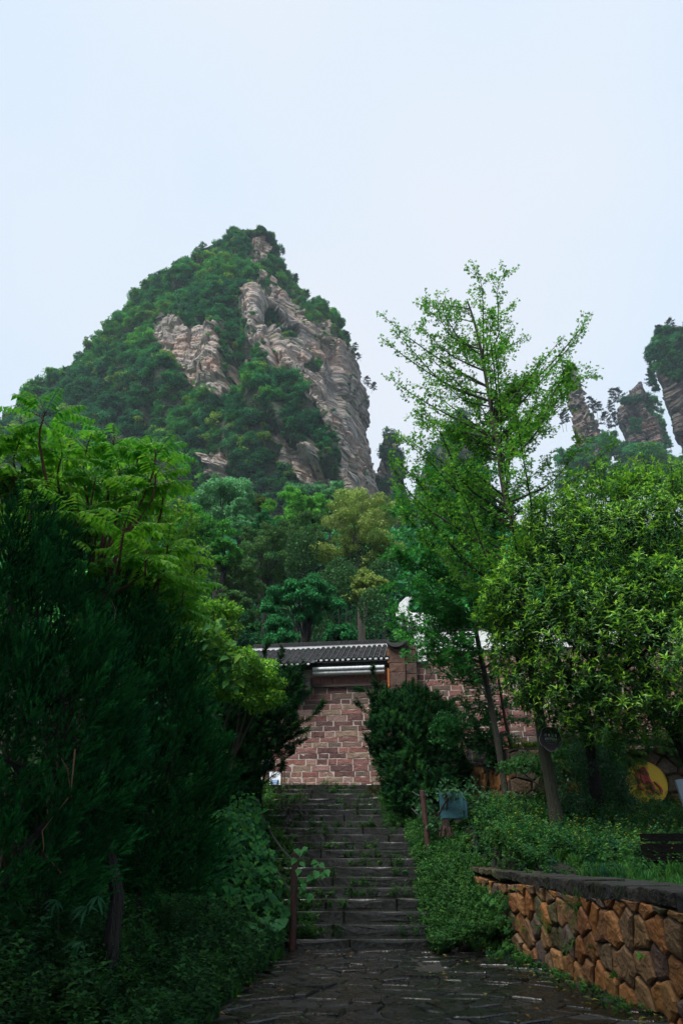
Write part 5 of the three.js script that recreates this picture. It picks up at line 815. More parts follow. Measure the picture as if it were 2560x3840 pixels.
// ---- osmanthus: whorls of long glossy leaves
{
  seed(74);
  const root = thing('osmanthus_tree', 'big rounded evergreen with glossy pointed leaves and yellow green new shoots at right', 'tree', at(2236, 2995, 16.3));
  const lumps = pxLumps([[2330, 2110, 14.6, 1.95], [2130, 2150, 14.3, 1.45], [2480, 2090, 14.2, 1.8], [2000, 2250, 14.3, 1.1], [2150, 2420, 14.2, 1.35], [1955, 2430, 14.6, 0.72], [2400, 2400, 13.8, 1.6], [2095, 2610, 14.4, 0.72], [2290, 2590, 14.0, 1.0], [2560, 2450, 13.6, 1.4], [2250, 1890, 14.8, 0.95], [2430, 1890, 14.4, 1.0], [2620, 1950, 14.4, 1.2], [2580, 2230, 13.2, 1.15], [2080, 1990, 14.6, 0.85], [2450, 2230, 13.2, 0.85], [2190, 2250, 13.4, 0.7], [2330, 2000, 13.6, 0.7], [1890, 2250, 14.3, 0.55], [1975, 2560, 14.5, 0.5], [2560, 2640, 14.2, 0.7]]);
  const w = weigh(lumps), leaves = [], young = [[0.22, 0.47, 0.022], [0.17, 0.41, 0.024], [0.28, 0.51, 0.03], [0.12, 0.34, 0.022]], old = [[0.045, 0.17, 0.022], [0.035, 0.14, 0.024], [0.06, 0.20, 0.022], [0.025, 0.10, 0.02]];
  const tw = new Acc(true);
  for (let n = 0; n < 8400; n++) {
    const { p, n: d } = skinPoint(lumps, w, n % 4 === 0 ? 0.6 : 0.16), ax = d.clone().multiplyScalar(0.75).addScaledVector(UPV, 1.0).add(rdir().multiplyScalar(0.35)).normalize(), fresh = R() < 0.8, [, Y, Z] = frame(ax, Math.abs(ax.y) > 0.9 ? V(1, 0, 0) : UPV), L = rr(0.075, 0.15);
    for (const [m, back, open, kset] of [[4 + Math.floor(R() * 2), 0, rr(0.4, 0.85), fresh ? young : old], [4, -0.06, rr(0.9, 1.35), fresh && R() < 0.4 ? young : old], [3, -0.13, 1.5, old]]) {
      const ph = rr(0, 6.28); for (let i = 0; i < m; i++) { if (R() < 0.18) continue; const an = ph + i / m * 6.2832 + gauss() * 0.6, rad = Y.clone().multiplyScalar(Math.cos(an)).addScaledVector(Z, Math.sin(an)), X = ax.clone().multiplyScalar(Math.cos(open)).addScaledVector(rad, Math.sin(open)).add(V(gauss() * 0.22, -0.14 + gauss() * 0.2, gauss() * 0.22)), [U, W, Zz] = frame(X, ax), s = L * rr(0.6, 1.35); leaves.push({ o: p.clone().addScaledVector(ax, back), X: U, Y: W, Z: Zz, sx: s, sz: s * 0.27, k: jit(kset[Math.floor(R() * 4)], 0.12), front: d.z > -0.2 ? 1 : 0.1 }); }
    }
    if (n % 5 === 0) limb(tw, [p.clone().addScaledVector(ax, -0.5).addScaledVector(d, -0.3), p.clone().addScaledVector(ax, -0.2), p], 0.008, 0.004, BARKS.dark, 4, 2);
  }
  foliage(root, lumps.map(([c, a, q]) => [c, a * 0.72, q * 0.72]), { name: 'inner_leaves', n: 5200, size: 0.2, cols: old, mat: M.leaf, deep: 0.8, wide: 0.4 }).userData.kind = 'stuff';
  const b = root.position, fork = at(2190, 2640, 15.4), big = [[[b.clone().add(V(0, -0.3, 0)), at(2215, 2830, 16), fork], 0.15, 0.11, BARKS.dark, 9], [[at(2600, 2860, 14.8).add(V(0, -1, 0)), at(2560, 2810, 14.8), at(2455, 2640, 14.6), at(2400, 2450, 14.5)], 0.13, 0.08, BARKS.dark, 9]];
  for (const [c] of lumps) big.push([[R() < 0.6 ? fork : at(2400, 2450, 14.5), c.clone().lerp(fork, 0.45).add(rdir().multiplyScalar(0.3)), c], 0.06, 0.02, BARKS.dark, 6]);
  barkPart(root, big); partW('twigs', tw.geo(true), M.bark, root, 'stuff');
  leavesAsParts(root, leaves, LANCE, M.leafGloss, 300, 'leaves');
}
// ---- the tree with long feathered leaves at left
{
  seed(75);
  const root = thing('feather_leaved_tree', 'light green tree with long feathered leaves on reddish stems at upper left', 'tree', at(300, 2750, 11.2).setY(0.8));
  const leaves = [], ra = new Acc(true), wood = [];
  const frond = (o, dir, len, kset) => {
    const drop = rr(0.25, 0.5), pts = []; for (let i = 0; i <= 4; i++) { const t = i / 4; pts.push(o.clone().addScaledVector(dir, len * t).add(V(0, -drop * len * t * t, 0))); }
    const c = limb(ra, pts, 0.006, 0.002, [0.10, 0.14, 0.03], 4, 4), n = 8 + Math.floor(R() * 3);
    for (let i = 1; i <= n; i++) { const t = 0.16 + 0.84 * i / n, p = c.getPoint(t), d = c.getTangent(t); for (const s of i === n ? [-1, 1, 0] : [-1, 1]) { const side = V(d.z, 0, -d.x).normalize().multiplyScalar(s), X = side.addScaledVector(d, s ? 0.45 : 1.2).add(V(0, rr(-0.85, -0.3), 0)), [U, W, Z] = frame(X, UPV), L = rr(0.12, 0.18) * (0.75 + 0.5 * Math.sin(t * 3)); leaves.push({ o: p, X: U, Y: W, Z, sx: L, sz: L * 0.5, k: jit(kset[Math.floor(R() * kset.length)], 0.12) }); } }
  };
  const K = [[0.16, 0.45, 0.028], [0.22, 0.49, 0.034], [0.12, 0.38, 0.028], [0.08, 0.32, 0.04]];
  const rosettes = [[170, 1545, 9.4], [470, 1955, 9.0], [585, 1690, 10.2], [430, 1640, 10.6], [330, 1665, 10.4], [75, 1650, 9.8], [235, 1700, 10], [585, 1775, 10], [615, 1835, 10.6], [60, 1790, 9.6], [360, 1790, 10.2], [300, 1915, 9.6], [550, 2060, 9.6], [630, 2040, 10.4], [130, 1890, 9.2], [450, 1760, 10.4], [190, 1810, 10], [-10, 1600, 9.6], [0, 1720, 9.6], [510, 1860, 10.2], [420, 2110, 9.8], [600, 2150, 10.6], [270, 1640, 10.8], [520, 1690, 10.8], [20, 1940, 9.2], [230, 1990, 9.6], [690, 2200, 11.2], [640, 2270, 11.4], [380, 1900, 10.6]];
  const stemBase = [at(150, 2500, 10.6), at(330, 2350, 10.2), at(520, 2420, 11)];
  for (const [x, y, D] of rosettes) {
    const c = at(x, y, D), s = stemBase.reduce((a, b) => (a.distanceTo(c) < b.distanceTo(c) ? a : b)), k = R() < 0.4 ? K.slice(2) : K.slice(0, 3);
    wood.push([[s, s.clone().lerp(c, 0.55).add(V(gauss() * 0.15, -0.1, gauss() * 0.2)), c.clone().add(V(0, -0.5, 0)), c], 0.035, 0.012, BARKS.red, 6]);
    const n = 7 + Math.floor(R() * 4), ph = rr(0, 6.28); for (let i = 0; i < n; i++) { const an = ph + i / n * 6.28 + gauss() * 0.2, el = rr(0.05, 0.75); frond(c.clone().add(V(0, -rr(0, 0.22), 0)), V(Math.cos(an) * Math.cos(el), Math.sin(el), Math.sin(an) * Math.cos(el)), rr(0.5, 0.85), k); }
  }
  for (const s of stemBase) wood.push([[root.position.clone(), root.position.clone().lerp(s, 0.5).add(V(gauss() * 0.2, 0, 0)), s], 0.09, 0.04, BARKS.brown, 7]);
  barkPart(root, wood); partW('leaf_stalks', ra.geo(true), M.bark, root, 'stuff');
  leavesAsParts(root, leaves, OVAL, M.leaf, 300, 'leaflets');
}
function bush(name, label, base, lumps, o) { const t = thing(name, label, o.cat ?? 'shrub', base); const L0 = pxLumps(lumps), L = []; for (const [q, a, b] of L0) for (let i = 0; i < 5; i++) { const d = rdir(), k = rr(0.4, 0.62); L.push([V(q.x + d.x * a * 0.75, q.y + d.y * b * 0.75 + b * 0.1, q.z + d.z * a * 0.75), a * k, b * k * 0.85]); } const w = []; for (const [c] of L0.slice(0, 14)) w.push([[base.clone().add(V(gauss() * 0.15, -0.2, gauss() * 0.15)), base.clone().lerp(c, 0.55).add(rdir().multiplyScalar(0.2)), c.clone().lerp(base, -0.05)], o.tr ?? 0.04, 0.01, o.bark ?? BARKS.brown, 6]); barkPart(t, w, 'stems'); foliage(t, L, o); return t; }
{
  seed(76);
  bush('broadleaf_tree', 'yellow green small leaved tree filling in behind the feather leaved one', at(250, 2700, 13).setY(1.2), [[80, 1830, 12.5, 0.9], [300, 1800, 12.5, 0.8], [480, 1850, 12.6, 0.8], [200, 1980, 12, 0.9], [420, 2030, 12, 0.9], [580, 2000, 12.4, 0.7], [330, 2150, 11.6, 0.8], [540, 2180, 11.8, 0.85], [650, 2150, 12.2, 0.6], [-60, 1950, 12, 0.9], [640, 2290, 12, 0.6], [450, 2270, 11.4, 0.7]], { n: 15000, size: 0.10, cols: [[0.13, 0.34, 0.028], [0.17, 0.38, 0.033], [0.08, 0.25, 0.028], [0.20, 0.38, 0.033]], cat: 'tree' });
  bush('vine_mass', 'dark shaded heap of climbing leaves at the left edge above the juniper', at(150, 2600, 11.4).setY(1.2), [[150, 1960, 10.2, 0.55, 0.4], [60, 1900, 10, 0.5, 0.4], [240, 1980, 10.2, 0.4, 0.35], [180, 2060, 9.8, 0.5, 0.4]], { n: 3800, size: 0.10, cols: [[0.03, 0.12, 0.025], [0.045, 0.16, 0.03], [0.02, 0.08, 0.02]], cat: 'vine' });
  bush('bank_shrub', 'dark broadleaf shrub filling the bank behind the junipers at left', at(150, 3050, 14).setY(1.4), [[-40, 2700, 13.5, 1.2], [120, 2750, 13.5, 1.1], [300, 2800, 13.2, 1.0], [450, 2800, 13, 0.9], [20, 2950, 13, 1.1], [250, 3000, 13, 1.1], [650, 2750, 13.5, 0.8], [700, 2900, 13.5, 0.8], [-60, 2450, 13.5, 1.1]], { n: 9000, size: 0.13, cols: [[0.02, 0.09, 0.02], [0.03, 0.12, 0.022], [0.014, 0.06, 0.018]] });
  // lighter shrub tree over the left of the roof
  bush('shrub_tree', 'bright yellow green small leaved shrub tree reaching over the left end of the roof', at(800, 2980, 17).setY(2.0), [[640, 2300, 15.5, 0.6], [560, 2260, 15.2, 0.5], [720, 2330, 16, 0.6, 0.45], [800, 2300, 16.2, 0.45, 0.3], [860, 2290, 16.2, 0.3, 0.2], [620, 2420, 15.2, 0.6], [740, 2430, 15.6, 0.7, 0.5], [830, 2400, 16, 0.5, 0.4], [700, 2530, 15, 0.6], [820, 2500, 15.6, 0.6, 0.5], [900, 2520, 16, 0.6, 0.45], [960, 2540, 16.2, 0.5, 0.36], [1010, 2580, 16.4, 0.36, 0.25], [880, 2600, 15.8, 0.5, 0.36], [960, 2620, 16.2, 0.5, 0.3], [760, 2610, 15, 0.5]], { n: 22000, size: 0.088, out: 1.2, deep: 0.85, cols: [[0.16, 0.38, 0.022], [0.22, 0.42, 0.028], [0.10, 0.30, 0.028], [0.06, 0.22, 0.03]], tr: 0.06, vary: 0.25 });
  // big leaved climber draped on it
  const vine = thing('climbing_vine', 'large leaved pale green climber draped over the yellow green shrub', 'vine', at(780, 2700, 15).setY(3)), lv = [], wv = [];
  for (const [pts, n] of [[[[590, 2190], [650, 2170], [700, 2185], [740, 2200], [790, 2240]], 26], [[[560, 2310], [620, 2320], [690, 2340], [760, 2330], [850, 2350]], 30], [[[680, 2400], [740, 2420], [800, 2405], [860, 2430]], 30], [[[700, 2490], [760, 2460], [840, 2480], [900, 2470]], 28], [[[720, 2560], [780, 2600], [770, 2680], [790, 2760], [830, 2860]], 26], [[[860, 2460], [890, 2520], [870, 2580]], 16]]) {
    const P = pts.map(([x, y]) => at(x, y, 14.6 + gauss() * 0.15)), c = new THREE.CatmullRomCurve3(P); wv.push([P, 0.01, 0.006, [0.12, 0.12, 0.05], 5]);
    for (let i = 0; i < n * 2; i++) { const t = R(), X = rdir().add(V(0, -0.4, 0.5)), [U, W, Z] = frame(X, V(gauss() * 0.4, 1, 0.5)), s = rr(0.14, 0.24); lv.push({ o: c.getPoint(t).add(rdir().multiplyScalar(0.16)), X: U, Y: W, Z, sx: s, sz: s * 0.85, k: jit([[0.07, 0.23, 0.05], [0.05, 0.19, 0.05], [0.13, 0.29, 0.035]][Math.floor(R() * 3)], 0.12) }); }
  }
  barkPart(vine, wv, 'stems'); leavesAsParts(vine, lv, HEART, M.herb, 300, 'leaves');
}
// ---- plum yews: stiff shoots with narrow leaves
function yew(name, label, base, lumps, arms, n, cols, s) {
  seed(s); const t = thing(name, label, 'shrub', base), L = pxLumps(lumps), w = weigh(L), a = new Acc(), wood = [];
  const shoot = (o, ax, len) => { const m = 16, [, Y, Z] = frame(ax, Math.abs(ax.y) > 0.9 ? V(1, 0, 0) : UPV), k0 = cols[Math.floor(R() * cols.length)]; for (let i = 0; i < m; i++) { const u = i / m, an = i * 2.4, rad = Y.clone().multiplyScalar(Math.cos(an)).addScaledVector(Z, Math.sin(an)), X = ax.clone().multiplyScalar(0.75).addScaledVector(rad, 0.8), [U, W, Zz] = frame(X, ax), q = rr(0.06, 0.1); a.leaf(LEAF2, o.clone().addScaledVector(ax, u * len), U, W, Zz, q, q * 0.32, jit(k0, 0.14)); } };
  for (let i = 0; i < n; i++) { const { p, n: d } = skinPoint(L, w, i % 3 ? 0.25 : 0.7); shoot(p, d.clone().multiplyScalar(0.7).addScaledVector(UPV, 0.75).add(rdir().multiplyScalar(0.35)).normalize(), rr(0.12, 0.24)); }
  for (const A of arms) { const P = A.map(([x, y, D]) => at(x, y, D)), c = new THREE.CatmullRomCurve3(P), len = c.getLength(); wood.push([P, 0.016, 0.005, BARKS.dark, 5]); for (let i = 0; i < len / 0.035; i++) { const u = 0.15 + 0.85 * R(), d = c.getTangent(u), sd = rdir().cross(d).normalize().multiplyScalar(0.6); shoot(c.getPoint(u), d.clone().add(sd).add(V(0, 0.25, 0)).normalize(), rr(0.12, 0.22)); } }
  for (const [c] of L) wood.push([[base.clone().add(V(gauss() * 0.25, -0.3, 0)), base.clone().lerp(c, 0.5).add(rdir().multiplyScalar(0.15)), c.clone().add(V(0, 0.2, 0))], 0.045, 0.012, BARKS.dark, 6]);
  barkPart(t, wood, 'stems'); partW('foliage', a.geo(), M.needle, t);
}
const YC = [[0.010, 0.050, 0.016], [0.014, 0.064, 0.018], [0.007, 0.036, 0.014], [0.022, 0.085, 0.016]];
yew('yew_bush', 'dark spiky evergreen bush left of the brick wall with shoots reaching over it', at(940, 3060, 19.5).setY(2.2), [[900, 2700, 18.6, 0.75, 0.9], [980, 2650, 18.8, 0.7, 0.8], [1040, 2620, 19, 0.5, 0.6], [840, 2820, 18.4, 0.7, 0.8], [900, 2850, 18.4, 0.65, 0.7], [985, 2770, 18.8, 0.5, 0.55], [1085, 2580, 19.2, 0.32, 0.5], [835, 2950, 18, 0.65, 0.6], [900, 2960, 18.2, 0.42, 0.4], [1050, 2720, 18.9, 0.45, 0.5], [830, 2680, 18, 0.6, 0.6]],
  [[[1000, 2680, 18.8], [1060, 2620, 18.9], [1110, 2560, 19], [1135, 2500, 19]], [[1040, 2700, 18.8], [1100, 2660, 18.9], [1150, 2600, 19]], [[1030, 2760, 18.7], [1110, 2720, 18.8], [1175, 2680, 18.8], [1210, 2640, 18.8]], [[1040, 2800, 18.7], [1100, 2760, 18.8], [1160, 2735, 18.8]], [[1020, 2860, 18.6], [1070, 2820, 18.7], [1150, 2765, 18.8]], [[980, 2900, 18.5], [1040, 2870, 18.6], [1100, 2825, 18.7]], [[970, 2950, 18.4], [1010, 2920, 18.5], [1050, 2890, 18.5], [1060, 2860, 18.5]], [[1060, 2640, 19], [1040, 2520, 19], [1060, 2440, 19.2]], [[1000, 2560, 19], [990, 2480, 19], [1005, 2410, 19]]], 5600, YC, 77);
yew('yew_bush', 'dense dark evergreen bush right of the steps in front of the stone pier', at(1545, 3060, 20.4).setY(2.4), [[1425, 2640, 20, 0.2, 0.42], [1462, 2690, 20, 0.4, 0.6], [1535, 2660, 20.4, 0.5, 0.6], [1600, 2690, 20.4, 0.55, 0.65], [1500, 2760, 19.8, 0.75, 0.75], [1455, 2800, 19.8, 0.42, 0.6], [1600, 2800, 20, 0.7, 0.7], [1540, 2900, 19.6, 0.75, 0.6], [1660, 2880, 19.8, 0.6, 0.6], [1660, 2720, 20.4, 0.45, 0.5], [1620, 2980, 19.2, 0.6, 0.45], [1520, 2980, 19.4, 0.5, 0.4]],
  [[[1440, 2640, 19.8], [1380, 2600, 19.8], [1345, 2590, 19.8]], [[1440, 2720, 19.7], [1380, 2680, 19.7], [1340, 2640, 19.7]], [[1400, 2600, 19.8], [1400, 2540, 19.9], [1398, 2500, 19.9]], [[1440, 2860, 19.6], [1400, 2800, 19.6], [1360, 2760, 19.6]], [[1600, 2560, 20.5], [1640, 2500, 20.5], [1680, 2490, 20.5]]], 7600, YC, 78);
// ---- junipers: feathery upswept sprays
function juniper(label, base, trunk, lumps, n, s, cols) {
  seed(s); const t = thing('juniper', label, 'tree', base), L = pxLumps(lumps), w = weigh(L), a = new Acc(), wood = trunk.map(([P, r]) => [P, r, r * 0.5, BARKS.dark, 8]);
  for (let i = 0; i < n / 11; i++) {
    const { p, n: d } = skinPoint(L, w, i % 3 ? 0.2 : 0.75), ax = d.clone().multiplyScalar(0.75).addScaledVector(UPV, 0.8).add(V(0.1, 0, 0)).add(rdir().multiplyScalar(0.3)).normalize(), len = rr(0.30, 0.62), k0 = cols[Math.floor(R() * cols.length)], t0 = Math.max(0.35, 1 + gauss() * 0.45), b0 = p.clone().addScaledVector(ax, -len * 0.5);
    for (let q = 0; q < 11; q++) {
      const v = R(), sd = rdir().cross(ax).normalize(), o = b0.clone().addScaledVector(ax, v * len).addScaledVector(sd, 0.03), sx = ax.clone().addScaledVector(sd, 0.62 * (1.15 - v)).normalize(), sl = rr(0.10, 0.2) * (1.2 - 0.6 * v);
      for (let j = 0; j < 15; j++) { const u = R(), X = sx.clone().multiplyScalar(1.25).add(rdir().multiplyScalar(0.5)), [U, W, Z] = frame(X, rdir()), e = rr(0.04, 0.10) * (1.1 - 0.5 * u), k = jit(k0, 0.14), tt = t0 * (u > 0.75 && v > 0.6 ? 1.5 : 1); a.leaf(BLADE, o.clone().addScaledVector(sx, u * sl), U, W, Z, e, rr(0.009, 0.016), [k[0] * tt, k[1] * tt, k[2] * tt]); }  // blades at the plume tips tinted brighter, as if lit
    }
  }
  for (const [c] of L) wood.push([[trunk[0][0][trunk[0][0].length - 1], c.clone().add(V(0, -0.3, 0)), c.clone().add(V(0, 0.3, 0))], 0.03, 0.01, BARKS.dark, 5]);
  barkPart(t, wood); partW('foliage', a.geo(), M.needle, t);
}
const JC = [[0.010, 0.078, 0.020], [0.013, 0.098, 0.024], [0.007, 0.056, 0.018], [0.018, 0.125, 0.028]];
juniper('huge dark feathery juniper at the left edge', at(400, 3900, 7.6).setY(0.3), [[[at(395, 3900, 7.6).setY(0.2), at(410, 3600, 7.7), at(440, 3300, 7.9), at(300, 2900, 8.2)], 0.11], [[at(60, 3900, 7.0).setY(0.2), at(120, 3500, 7.4), at(140, 3100, 7.8)], 0.09]], [[40, 2090, 8.4, 0.65, 0.75], [150, 2150, 8.6, 0.4, 0.55], [90, 2400, 8.1, 0.85, 1.0], [230, 2400, 8.3, 0.5, 0.8], [-80, 2350, 8, 0.8, 1], [230, 2700, 7.9, 0.75, 0.9], [350, 2720, 8.1, 0.42, 0.65], [60, 2800, 7.5, 0.8, 0.9], [380, 2920, 7.9, 0.36, 0.5], [250, 2980, 7.6, 0.6, 0.45], [80, 3080, 7.2, 0.6, 0.4], [400, 2850, 8, 0.36, 0.5], [280, 2540, 8.1, 0.5, 0.6], [-60, 2700, 7.4, 0.7, 0.9], [120, 3200, 7.2, 0.6, 0.4], [310, 3110, 7.8, 0.45, 0.35], [-40, 3250, 7, 0.6, 0.5], [180, 3330, 7.4, 0.5, 0.3]], 14000, 81, JC);
juniper('second dark juniper right behind the first, beside the bank of vines', at(515, 3700, 9.6).setY(0.35), [[[at(515, 3700, 9.6).setY(0.2), at(520, 3450, 9.7), at(540, 3200, 9.9)], 0.07]], [[420, 2320, 10.3, 0.42, 0.6], [500, 2260, 10.5, 0.3, 0.5], [470, 2500, 10.1, 0.6, 0.8], [580, 2470, 10.2, 0.42, 0.65], [560, 2700, 9.9, 0.68, 0.85], [670, 2680, 10.1, 0.4, 0.7], [650, 2880, 9.9, 0.55, 0.75], [730, 2880, 10.1, 0.36, 0.6], [520, 2950, 9.7, 0.7, 0.7], [680, 3080, 10, 0.45, 0.5], [760, 3000, 10.2, 0.3, 0.5], [560, 3100, 9.7, 0.6, 0.4], [620, 2560, 10.1, 0.4, 0.6], [700, 3180, 10.2, 0.35, 0.35], [480, 3200, 9.6, 0.55, 0.35], [620, 3260, 10, 0.5, 0.35], [740, 3260, 10.4, 0.3, 0.3], [420, 3080, 9.6, 0.5, 0.5]], 12500, 82, JC);
// ---- unseen trees added behind the photographer and over the path, to shade it
{
  const shade = (label, x, z, h, r, s) => { seed(s); const t = thing('broadleaf_tree', label, 'tree', V(x, 0, z)), L = clumpedCrown(V(x, h, z), r, r * 0.55, 30, 0.36); const w = [[[V(x, -0.2, z), V(x + 0.2, h * 0.5, z), V(x, h, z)], 0.34, 0.12, BARKS.brown, 8]]; for (const [c] of L.slice(0, 10)) w.push([[V(x, h * 0.6, z), c.clone().lerp(V(x, h, z), 0.5), c], 0.09, 0.02, BARKS.brown, 5]); barkPart(t, w); foliage(t, L, { n: 8500, size: 0.5, cols: C.dark, mat: M.leafFar }); };
  shade('unseen tall dark tree added to shade the path above the left of the photographer', -7.5, 0.5, 17, 6, 91);
  shade('unseen tall dark tree added to shade the path, right behind the photographer', 5, 5, 11, 5, 92);
  shade('unseen tall dark tree added to shade the path, straight behind the photographer', -1, 5, 16, 5.5, 93);
  shade('unseen dark shade tree added on the bank left of the photographer', -12.5, 0, 12.5, 5, 94);
}

// ---------------------------------------------------------------- ground cover, ferns, creepers, litter
const herbGeo = (s, h, n, size, stems) => { seed(s); const a = new Acc(); for (let k = 0; k < stems; k++) { const an = rr(0, 6.28), ax = V(Math.cos(an) * 0.35, 1, Math.sin(an) * 0.35).normalize(), H = h * rr(0.6, 1); a.leaf(BLADE, V(0, 0, 0), ax, V(0, 0, 1), V(1, 0, 0), H, 0.006, [0.8, 0.9, 0.6]); for (let i = 0; i < n; i++) { const t = rr(0.3, 1), X = rdir().setY(rr(-0.15, 0.5)), [U, W, Z] = frame(X, UPV), q = size * rr(0.7, 1.3), v = rr(0.75, 1.25); a.leaf(OVAL, ax.clone().multiplyScalar(H * t), U, W, Z, q, q * 0.55, [v * rr(0.85, 1.25), v, v * rr(0.8, 1.2)]); } } return a.geo(); };
const grassGeo = (s, h, n) => { seed(s); const a = new Acc(); for (let i = 0; i < n; i++) { const an = rr(0, 6.28), d = V(Math.cos(an) * rr(0.1, 0.8), 1, Math.sin(an) * rr(0.1, 0.8)).normalize(), o = V(gauss() * 0.04, 0, gauss() * 0.04), L = h * rr(0.5, 1), z = V(-Math.sin(an), 0, Math.cos(an)), w = 0.006, m = o.clone().addScaledVector(d, L * 0.6), e = m.clone().add(V(d.x * L * 0.7, L * 0.2, d.z * L * 0.7)), k = rr(0.8, 1.2); a.quad(o.clone().addScaledVector(z, w), o.clone().addScaledVector(z, -w), m.clone().addScaledVector(z, -w), m.clone().addScaledVector(z, w), [k, k, k]); a.tri(m.clone().addScaledVector(z, w), m.clone().addScaledVector(z, -w), e, [k, k, k]); } return a.geo(); };
const fernGeo = (s, L, n) => { seed(s); const a = new Acc(); for (let f = 0; f < n; f++) { const an = f / n * 6.28 + gauss() * 0.3, d = V(Math.cos(an), 0, Math.sin(an)), c = (t) => V(d.x * L * t, L * (1.1 * t - 0.85 * t * t), d.z * L * t), z = V(-d.z, 0, d.x); for (let i = 2; i < 16; i++) { const t = i / 16, p = c(t), w = L * 0.2 * Math.sin(t * 3.0) ** 0.7; for (const sd of [-1, 1]) { const X = z.clone().multiplyScalar(sd).addScaledVector(d, 0.35).add(V(0, -0.15, 0)).normalize(), [U, W, Z] = frame(X, UPV); a.leaf(LEAF2, p, U, W, Z, w, L * 0.045, [1, 1, 1]); } } for (let i = 0; i < 6; i++) a.tri(c(i / 6).addScaledVector(z, 0.003), c(i / 6).addScaledVector(z, -0.003), c((i + 1) / 6), [0.7, 0.7, 0.5]); } return a.geo(); };
const flowerGeo = (s, h) => { seed(s); const a = new Acc(); for (let k = 0; k < 3; k++) { const o = V(gauss() * 0.1, 0, gauss() * 0.1), top = o.clone().add(V(gauss() * 0.05, h * rr(0.7, 1.1), gauss() * 0.05)); a.tri(o.clone().add(V(0.002, 0, 0)), o.clone().add(V(-0.002, 0, 0)), top, [0.05, 0.14, 0.03]); for (let i = 0; i < 5; i++) { const an = i * 1.257, [U, W, Z] = frame(V(Math.cos(an), 0.3, Math.sin(an)), UPV); a.leaf(LEAF2, top, U, W, Z, 0.014, 0.012, [0.75, 0.62, 0.03]); } } return a.geo(); };
const HERBS = [herbGeo(1, 0.34, 12, 0.055, 5), herbGeo(2, 0.24, 12, 0.045, 5), herbGeo(3, 0.46, 14, 0.06, 4), herbGeo(4, 0.2, 8, 0.075, 4)], GRASS = [grassGeo(5, 0.34, 16), grassGeo(6, 0.22, 18)], FERNS = [fernGeo(7, 0.36, 7), fernGeo(8, 0.26, 6)], FLOWER = [flowerGeo(9, 0.4)];
function cover(name, label, category, spots, geos, cols, mat = M.herb) {
  const parent = new THREE.Group(); parent.name = numbered(name); tag(parent, label, category); parent.userData.kind = 'stuff'; scene.add(parent);
  geos.forEach((g, n) => { const list = spots.filter((_, i) => i % geos.length === n); if (!list.length) return; const m = new THREE.InstancedMesh(g, mat, list.length); m.name = 'plants'; m.userData.kind = 'stuff'; m.castShadow = m.receiveShadow = true; const q = new THREE.Quaternion(), e = new THREE.Euler(), c = new THREE.Color(), mt = new THREE.Matrix4(); list.forEach((s, i) => { mt.compose(s.p, q.setFromEuler(e.set(gauss() * 0.2 + (s.tx ?? 0), rr(0, 6.28), gauss() * 0.2 + (s.tz ?? 0))), V(s.s, s.s * rr(0.8, 1.2), s.s)); m.setMatrixAt(i, mt); m.setColorAt(i, c.setRGB(...jit(s.k ?? cols[Math.floor(R() * cols.length)], 0.2))); }); parent.add(m); });
}
const gp = (x, D, dy = 0) => V(x, groundY(x, D) + dy, -D);
